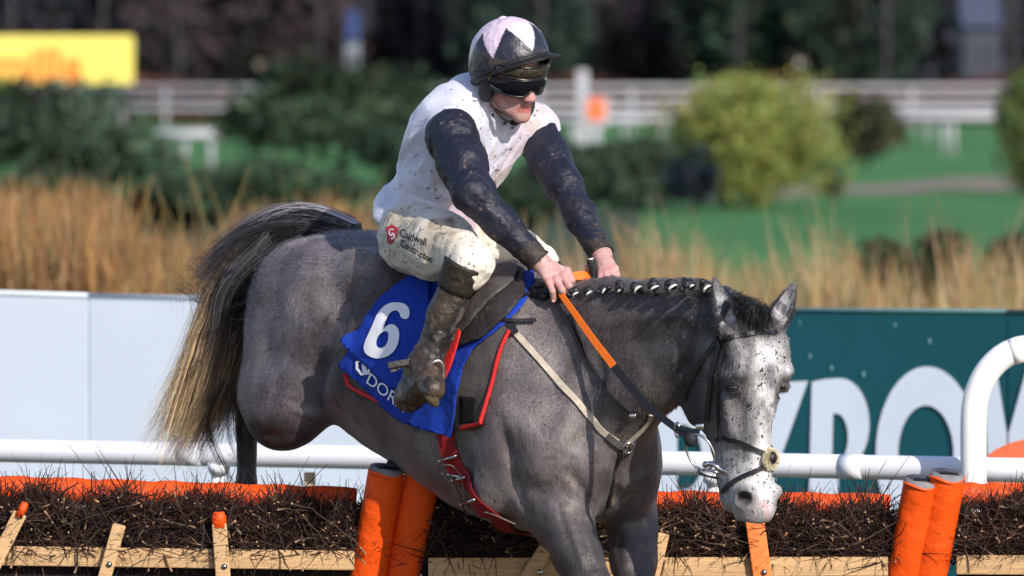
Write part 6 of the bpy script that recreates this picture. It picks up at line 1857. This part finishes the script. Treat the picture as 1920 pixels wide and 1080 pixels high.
# ---- girth
gl = [(830, 782), (840, 830), (860, 882), (888, 928), (922, 965), (944, 984)]
girth = empty('girth', cast(850, 870)[0], 'dark red webbing girth with buckles round the belly', 'girth')
gc, gn = strap('girth', gl + [HF(-.12, 0.0, 1020), HF(-.14, -.16, 990)], .05, M_redg, girth, off=.007, ret=True, n=60)
ww = np.interp(np.linspace(0, 1, 60), [0, .3, .55, .8, 1], [.052, .068, .070, .055, .055])
ribbon('webbing', gc, gn, ww, .003, M_redg, girth)
def on(px, py, off): h, n_ = cast(px, py); return h + n_ * off, n_
for (a, b) in (((832, 860), (862, 852)), ((838, 884), (866, 890)), ((856, 897), (878, 891)), ((872, 940), (897, 935))):
    p0, _ = on(*a, .016); p1, _ = on(*b, .016); q = MB(); q.tube([p0, p1], .0042, 10); q.ball(p0, .006, 10, 8); q.ball(p1, .006, 10, 8); q.build('buckle_bar', M_steel, girth)
lp_ = [on(x, y, .018)[0] for x, y in ((866, 915), (848, 895), (836, 876), (842, 868), (858, 872), (872, 890), (880, 920), (890, 950), (915, 978), (945, 996))]
MB().tube(bez(lp_, 50), .0026, 8).build('lace', mat('lace_cord', (.16, .11, .08), .8, bump=.5, bscale=200), girth)
lp_ = [on(x, y, .016)[0] for x, y in ((850, 884), (862, 905), (872, 930), (882, 955), (905, 975))]
MB().tube(bez(lp_, 40), .0042, 8, flat=(1.5, .6)).build('girth_strap', M_fork, girth)
q_ = [on(x, y, .012)[0] for x, y in ((826, 842), (828, 852), (836, 862))]
# ---- breastplate
bp = empty('breastplate', cast(1165, 840)[0], 'cream webbing breastplate with black keepers across the chest', 'breastplate')
strap('chest_strap', [(962, 618), (1000, 662), (1050, 718), (1105, 780), (1158, 828)], .019, M_web, bp, off=.006, thick=.0025, n=60)
strap('chest_strap', [(1172, 834), (1195, 812), (1215, 790), (1222, 775)], .014, M_web, bp, off=.006, thick=.0025, n=30)
strap('keeper', [(948, 590), (956, 606), (968, 628)], .024, M_black, bp, off=.010, thick=.003, n=14)
strap('keeper', [(1140, 814), (1152, 826), (1166, 836)], .020, M_fork, bp, off=.010, thick=.003, n=14)
strap('saddle_strap', [(914, 598), (940, 602), (972, 606), (1003, 608)], .012, M_black, bp, off=.018, thick=.0022, n=30)
strap('saddle_strap', [(905, 612), (940, 590), (985, 560), (1030, 540), (1060, 552)], .014, M_black, bp, off=.017, thick=.0022, n=40)
strap('centre_strap', [(1163, 842), (1156, 870), (1147, 905), (1140, 950)], .012, M_black, bp, off=.006, thick=.0022, n=30)
strap('neck_strap', [(1072, 590), (1092, 645), (1118, 700), (1152, 748), (1195, 778)], .012, M_black, bp, off=.006, thick=.0022, n=50)
strap('neck_strap', [(1042, 556), (1060, 590), (1080, 625), (1100, 668)], .012, M_black, bp, off=.012, thick=.0022, n=30)
h, n_ = on(1176, 836, .012); u_ = nrm(np.cross(n_, UP)); v_ = np.cross(n_, u_)
MB().tube([h + (u_ * math.cos(t) + v_ * math.sin(t)) * .017 for t in np.arange(24) * 2 * math.pi / 24], .003, 8, closed=True).build('ring', M_chrome, bp)
h, n_ = on(1188, 774, .012); MB().box(h, (.010, .003, .006), ax=(nrm(np.cross(n_, UP)), n_, UP), bev=.002).build('buckle', M_chrome, bp)
# ---- bridle
br = empty('bridle', cast(1350, 700)[0], 'black leather bridle with crossed noseband and sheepskin pad', 'bridle')
strap('browband', [(1346, 633), (1372, 631), (1405, 627), (1436, 623), (1456, 625)], .015, M_black, br, off=.006, thick=.003, n=40, Yg=-.75)
strap('cheekpiece', [(1352, 640), (1341, 680), (1334, 730), (1330, 765), (1328, 788)], .019, M_black, br, off=.006, thick=.003, n=40, Yg=-.8)
strap('cheekpiece', [(1360, 640), (1352, 690), (1349, 750), (1351, 800), (1354, 822)], .011, M_black, br, off=.0075, thick=.003, n=40, Yg=-.8)
strap('throatlatch', [(1345, 640), (1328, 664), (1304, 700), (1288, 735), headp(-.26, -.02, 770), headp(-.24, -.07, 720), headp(-.16, -.095, 650)], .016, M_black, br, off=.006, thick=.003, n=60, Yg=-.8)
strap('headpiece', [(1350, 642), (1345, 612), (1362, 578), headp(-.13, 0, 560), headp(-.12, -.07, 600), headp(-.12, -.09, 650), headp(-.13, -.09, 740), headp(-.12, -.06, 810)], .018, M_black, br, off=.008, thick=.003, n=70, Yg=-.8)
strap('noseband', [(1346, 826), (1350, 821), (1356, 819), (1385, 828), (1415, 842), (1440, 853), headp(-.03, -.058, 842), headp(-.11, -.05, 818)], .013, M_black, br, off=.006, thick=.003, n=60, Yg=-.8)
strap('noseband', [headp(-.03, -.058, 885), (1445, 868), (1422, 880), (1392, 895), (1368, 910), (1356, 922)], .013, M_black, br, off=.006, thick=.003, n=60, Yg=-.8)
strap('curb_strap', [(1328, 836), (1336, 862), (1346, 893), (1356, 922)], .006, M_black, br, off=.004, thick=.002, n=30) if False else None
pc, pn = on(1442, 861, .006)
g = np.random.default_rng(4)
q = MB(); q.ball(pc - nrm(pn) * .004, (.038, .012, .027), 20, 12, ax=(nrm(np.cross(pn, UP)), pn, UP)); sk = q.build('sheepskin_pad', mat('sheepskin', (.66, .60, .42), .95, noise=.3, nscale=60, bump=1, bscale=90), br)
n = 2600; d = g.normal(size=(n, 3)); d /= np.linalg.norm(d, axis=1)[:, None]; d = d[d @ pn > -.3]; n = len(d)
ax_ = np.array([nrm(np.cross(pn, UP)), pn, UP]); bs = pc + (d @ ax_.T * np.array((.038, .012, .027))) @ ax_
PT = bs[:, None] + d[:, None] * np.linspace(0, .006, 3)[None, :, None] + g.normal(size=(n, 3, 3)) * .0012
strands('wool', PT, np.full((n, 3), .0007), np.tile(np.array((.70, .64, .46)), (n, 3, 1)), M_hair, sk, 2)
q = MB(); q.ball(pc + pn * .015 + UP * .004 + np.array((-.008, -.008, 0)), (.018, .011, .018), 16, 10, ax=(nrm(np.cross(pn, UP)), pn, UP)); q.build('rosette', M_black, br)
h, n_ = on(1433, 617, .008); q = MB(); u_ = nrm(np.cross(n_, UP)); v_ = np.cross(n_, u_)
q.tube([h + (u_ * math.cos(t) + v_ * math.sin(t)) * .010 for t in np.arange(20) * 2 * math.pi / 20], .002, 8, closed=True); q.build('browband_ring', M_chrome, br)
# bit: large loose ring, mouthpiece, keepers
Yb = -.80
rc_ = P(1313, 848, Yb); ra = nrm(np.array((.9, -.35, .0))); rb = nrm(np.array((-.25, -.1, 1.0)))
MB().tube([rc_ + ra * math.cos(t) * .040 + rb * math.sin(t) * .053 for t in np.arange(40) * 2 * math.pi / 40], .0036, 10, closed=True).build('bit_ring', M_chrome, br)
q = MB(); q.tube(bez([P(1322, 872, Yb), P(1336, 870, -.83), P(1352, 882, -.83), P(1364, 888, -.80)], 14), [.008] * 5 + [.0065] * 9, 10); q.tube(bez([P(1320, 880, Yb), P(1340, 884, -.83), P(1362, 890, -.81)], 12), .0038, 8)
q.ball(P(1323, 871, Yb), .010, 12, 8); q.build('bit', M_chrome, br)
MB().tube(bez([P(1310, 880, Yb + .01), P(1312, 887, Yb), P(1328, 893, Yb - .01), P(1348, 897, -.80)], 16), .0035, 8).build('lip_strap', M_black, br)
MB().box(P(1312, 800, -.80), (.012, .004, .008), ax=(nrm((.9, -.35, .1)), nrm((.35, .9, 0)), (0, 0, 1)), bev=.002).build('buckle', M_chrome, br)
# ---- reins
rn = empty('reins', P(1060, 545, -.2), 'orange and black rubber grip reins held in both hands', 'reins')
def free_path(ctrl, n, gap=.012):
    c_ = bez([P(*q) for q in ctrl], n); out = []
    X, Y_ = proj(c_)
    for p, a, b in zip(c_, X, Y_):
        h, nn_, i_, dd = HT.ray_cast(V(P(a, b, -4)), (V(P(a, b, 0)) - V(P(a, b, -4))).normalized(), 8)
        if h is not None and p[1] > h[1] - gap:
            s_ = (h[1] - gap - p[1]); p = p + (np.array(h) + nrm(np.array(CAMP) - np.array(h)) * gap - p)
        out.append(p)
    return smooth_rows(out, 6)
M_orein = mat('orange_rubber', (.85, .17, .012), .5, noise=.08, nscale=40, bump=.5, bscale=220, mud=.08, mudscale=60)
M_brein = mat('black_rubber', (.014, .015, .019), .6, bump=.6, bscale=220)
a = free_path([(1050, 548, -.19), (1078, 588, -.27), (1112, 636, -.36), (1152, 688, -.46)], 40)
ribbon('orange_grip', a, np.tile((-.55, -.8, .2), (len(a), 1)), np.linspace(.017, .023, len(a)), .0028, M_orein, rn)
b = free_path([(1151, 687, -.458), (1180, 722, -.53), (1215, 762, -.62), (1258, 796, -.72), (1297, 826, -.80)], 40)
ribbon('black_rein', b, np.tile((-.5, -.8, .3), (len(b), 1)), np.linspace(.025, .019, len(b)), .003, M_brein, rn)
MB().tube(bez([P(1262, 812, -.735), P(1275, 797, -.74)], 4), .002, 6)
rg = P(1270, 806, -.745); q = MB(); q.tube([rg + np.array((.35, -.3, 0)) * math.cos(t) * .020 + np.array((0, 0, 1)) * math.sin(t) * .021 for t in np.arange(24) * 2 * math.pi / 24], .0030, 8, closed=True); q.build('martingale_ring', M_chrome, rn)
MB().ball(P(1295, 824, -.80), (.020, .014, .022), 12, 8).build('rein_end', M_brein, rn)
b2 = bez([P(1268, 800, -.74), P(1290, 806, -.78), P(1312, 809, -.80)], 14)
ribbon('rein_strap', b2, np.tile((-.4, -.8, .3), (14, 1)), .013, .0025, M_black, rn)
# second thin rein hanging behind the orange one
b3 = free_path([(1046, 556, -.17), (1062, 585, -.20), (1100, 640, -.30)], 24, .008)
# loop between the hands
lp3 = bez([P(1060, 528, -.14), P(1075, 519, -.13), P(1095, 518, -.125), P(1112, 523, -.13), P(1126, 531, -.13)], 24)
ribbon('rein_loop', lp3, np.tile((0, -.9, .45), (24, 1)), np.linspace(.024, .036, 24), .0035, M_orein, rn)
lp4 = bez([P(1064, 536, -.12), P(1082, 529, -.11), P(1102, 530, -.11), P(1120, 536, -.11)], 20)
ribbon('rein_loop', lp4, np.tile((0, -.8, .6), (20, 1)), .020, .003, M_orein, rn)
# wither strap bundle by the hand
q = MB(); q.ball(P(1008, 548, -.10), (.030, .02, .022), 14, 10); q.ball(P(1020, 555, -.12), (.020, .016, .018), 12, 8); q.tube(bez([P(995, 560, -.06), P(1012, 548, -.12), P(1030, 545, -.13)], 10), .010, 8)
q.build('wither_strap', M_black, rn)
# ---- whip
wp = empty('whip', P(1107, 484, -.13), 'black whip with white end cap upright in the far hand', 'whip')
w0, w1 = P(1108, 486, -.135), P(1116, 528, -.125); wd_ = nrm(w1 - w0)
MB().tube([w0, w0 + wd_ * .008, w0 + wd_ * .020, w0 + wd_ * .024, w1 + wd_ * .05, w1 + wd_ * .5], [.0125, .0135, .0125, .0115, .0105, .004], 16).build('shaft', mat('whip_grip', (.02, .021, .024), .5, bump=.6, bscale=120), wp)
MB().tube([w0 - wd_ * .0025, w0 + wd_ * .001], [.0075, .0085], 16).build('end_cap', mat('cap_white', (.75, .76, .76), .4), wp)
# ---- lettering on the breeches, following the thigh
v2, f2 = text_px('Caldwell', (749, 442), (15.2, 6.0), (4.0, -20), bold=.016, spacing=.95)
M_ink = mat('black_ink', (.015, .012, .016), .6)
decal('lettering', v2, f2, BT, .005, M_ink, breeches, sub=2, lim=3)
v2, f2 = text_px('Construction', (751, 461), (12.0, 6.6), (3.0, -19), bold=.016, spacing=.92)
decal('lettering', v2, f2, BT, .005, M_ink, breeches, sub=2, lim=3)
v2, f2 = poly_faces([(724, 427), (735, 421), (747, 428), (742, 448), (733, 459), (727, 455)], [], 5)
decal('red_badge', v2, f2, BT, .003, mat('badge_red', (.45, .03, .04), .6), breeches)
v2, f2 = text_px('6', (731, 450), (14, 3), (1, -18), bold=.01)
def cshape(cx, cy, rx, ry, w_, a0, a1, n=14):
    A = [(cx + rx * math.cos(R(t)), cy - ry * math.sin(R(t))) for t in np.linspace(a0, a1, n)]
    B = [(cx + (rx - w_) * math.cos(R(t)), cy - (ry - w_) * math.sin(R(t))) for t in np.linspace(a1, a0, n)]
    return A + B
for pl in (cshape(735.5, 436, 6, 7, 2, 50, 290), cshape(736.5, 443, 5, 6, 2, 110, -130)):
    v2, f2 = poly_faces(pl, [], 6); decal('badge_mark', v2, f2, BT, .0045, M_wht, breeches)

flecks(130, (720, 170, 1015, 400), JT, jersey, M_mud2, 11, (.0008, .0028), name='mud_flecks')
flecks(45, (890, 180, 1010, 330), JT, jersey, M_mud, 12, (.001, .0040), name='mud_flecks')
flecks(150, (705, 380, 925, 520), BT, breeches, M_mud2, 13, (.001, .0030), name='mud_flecks')
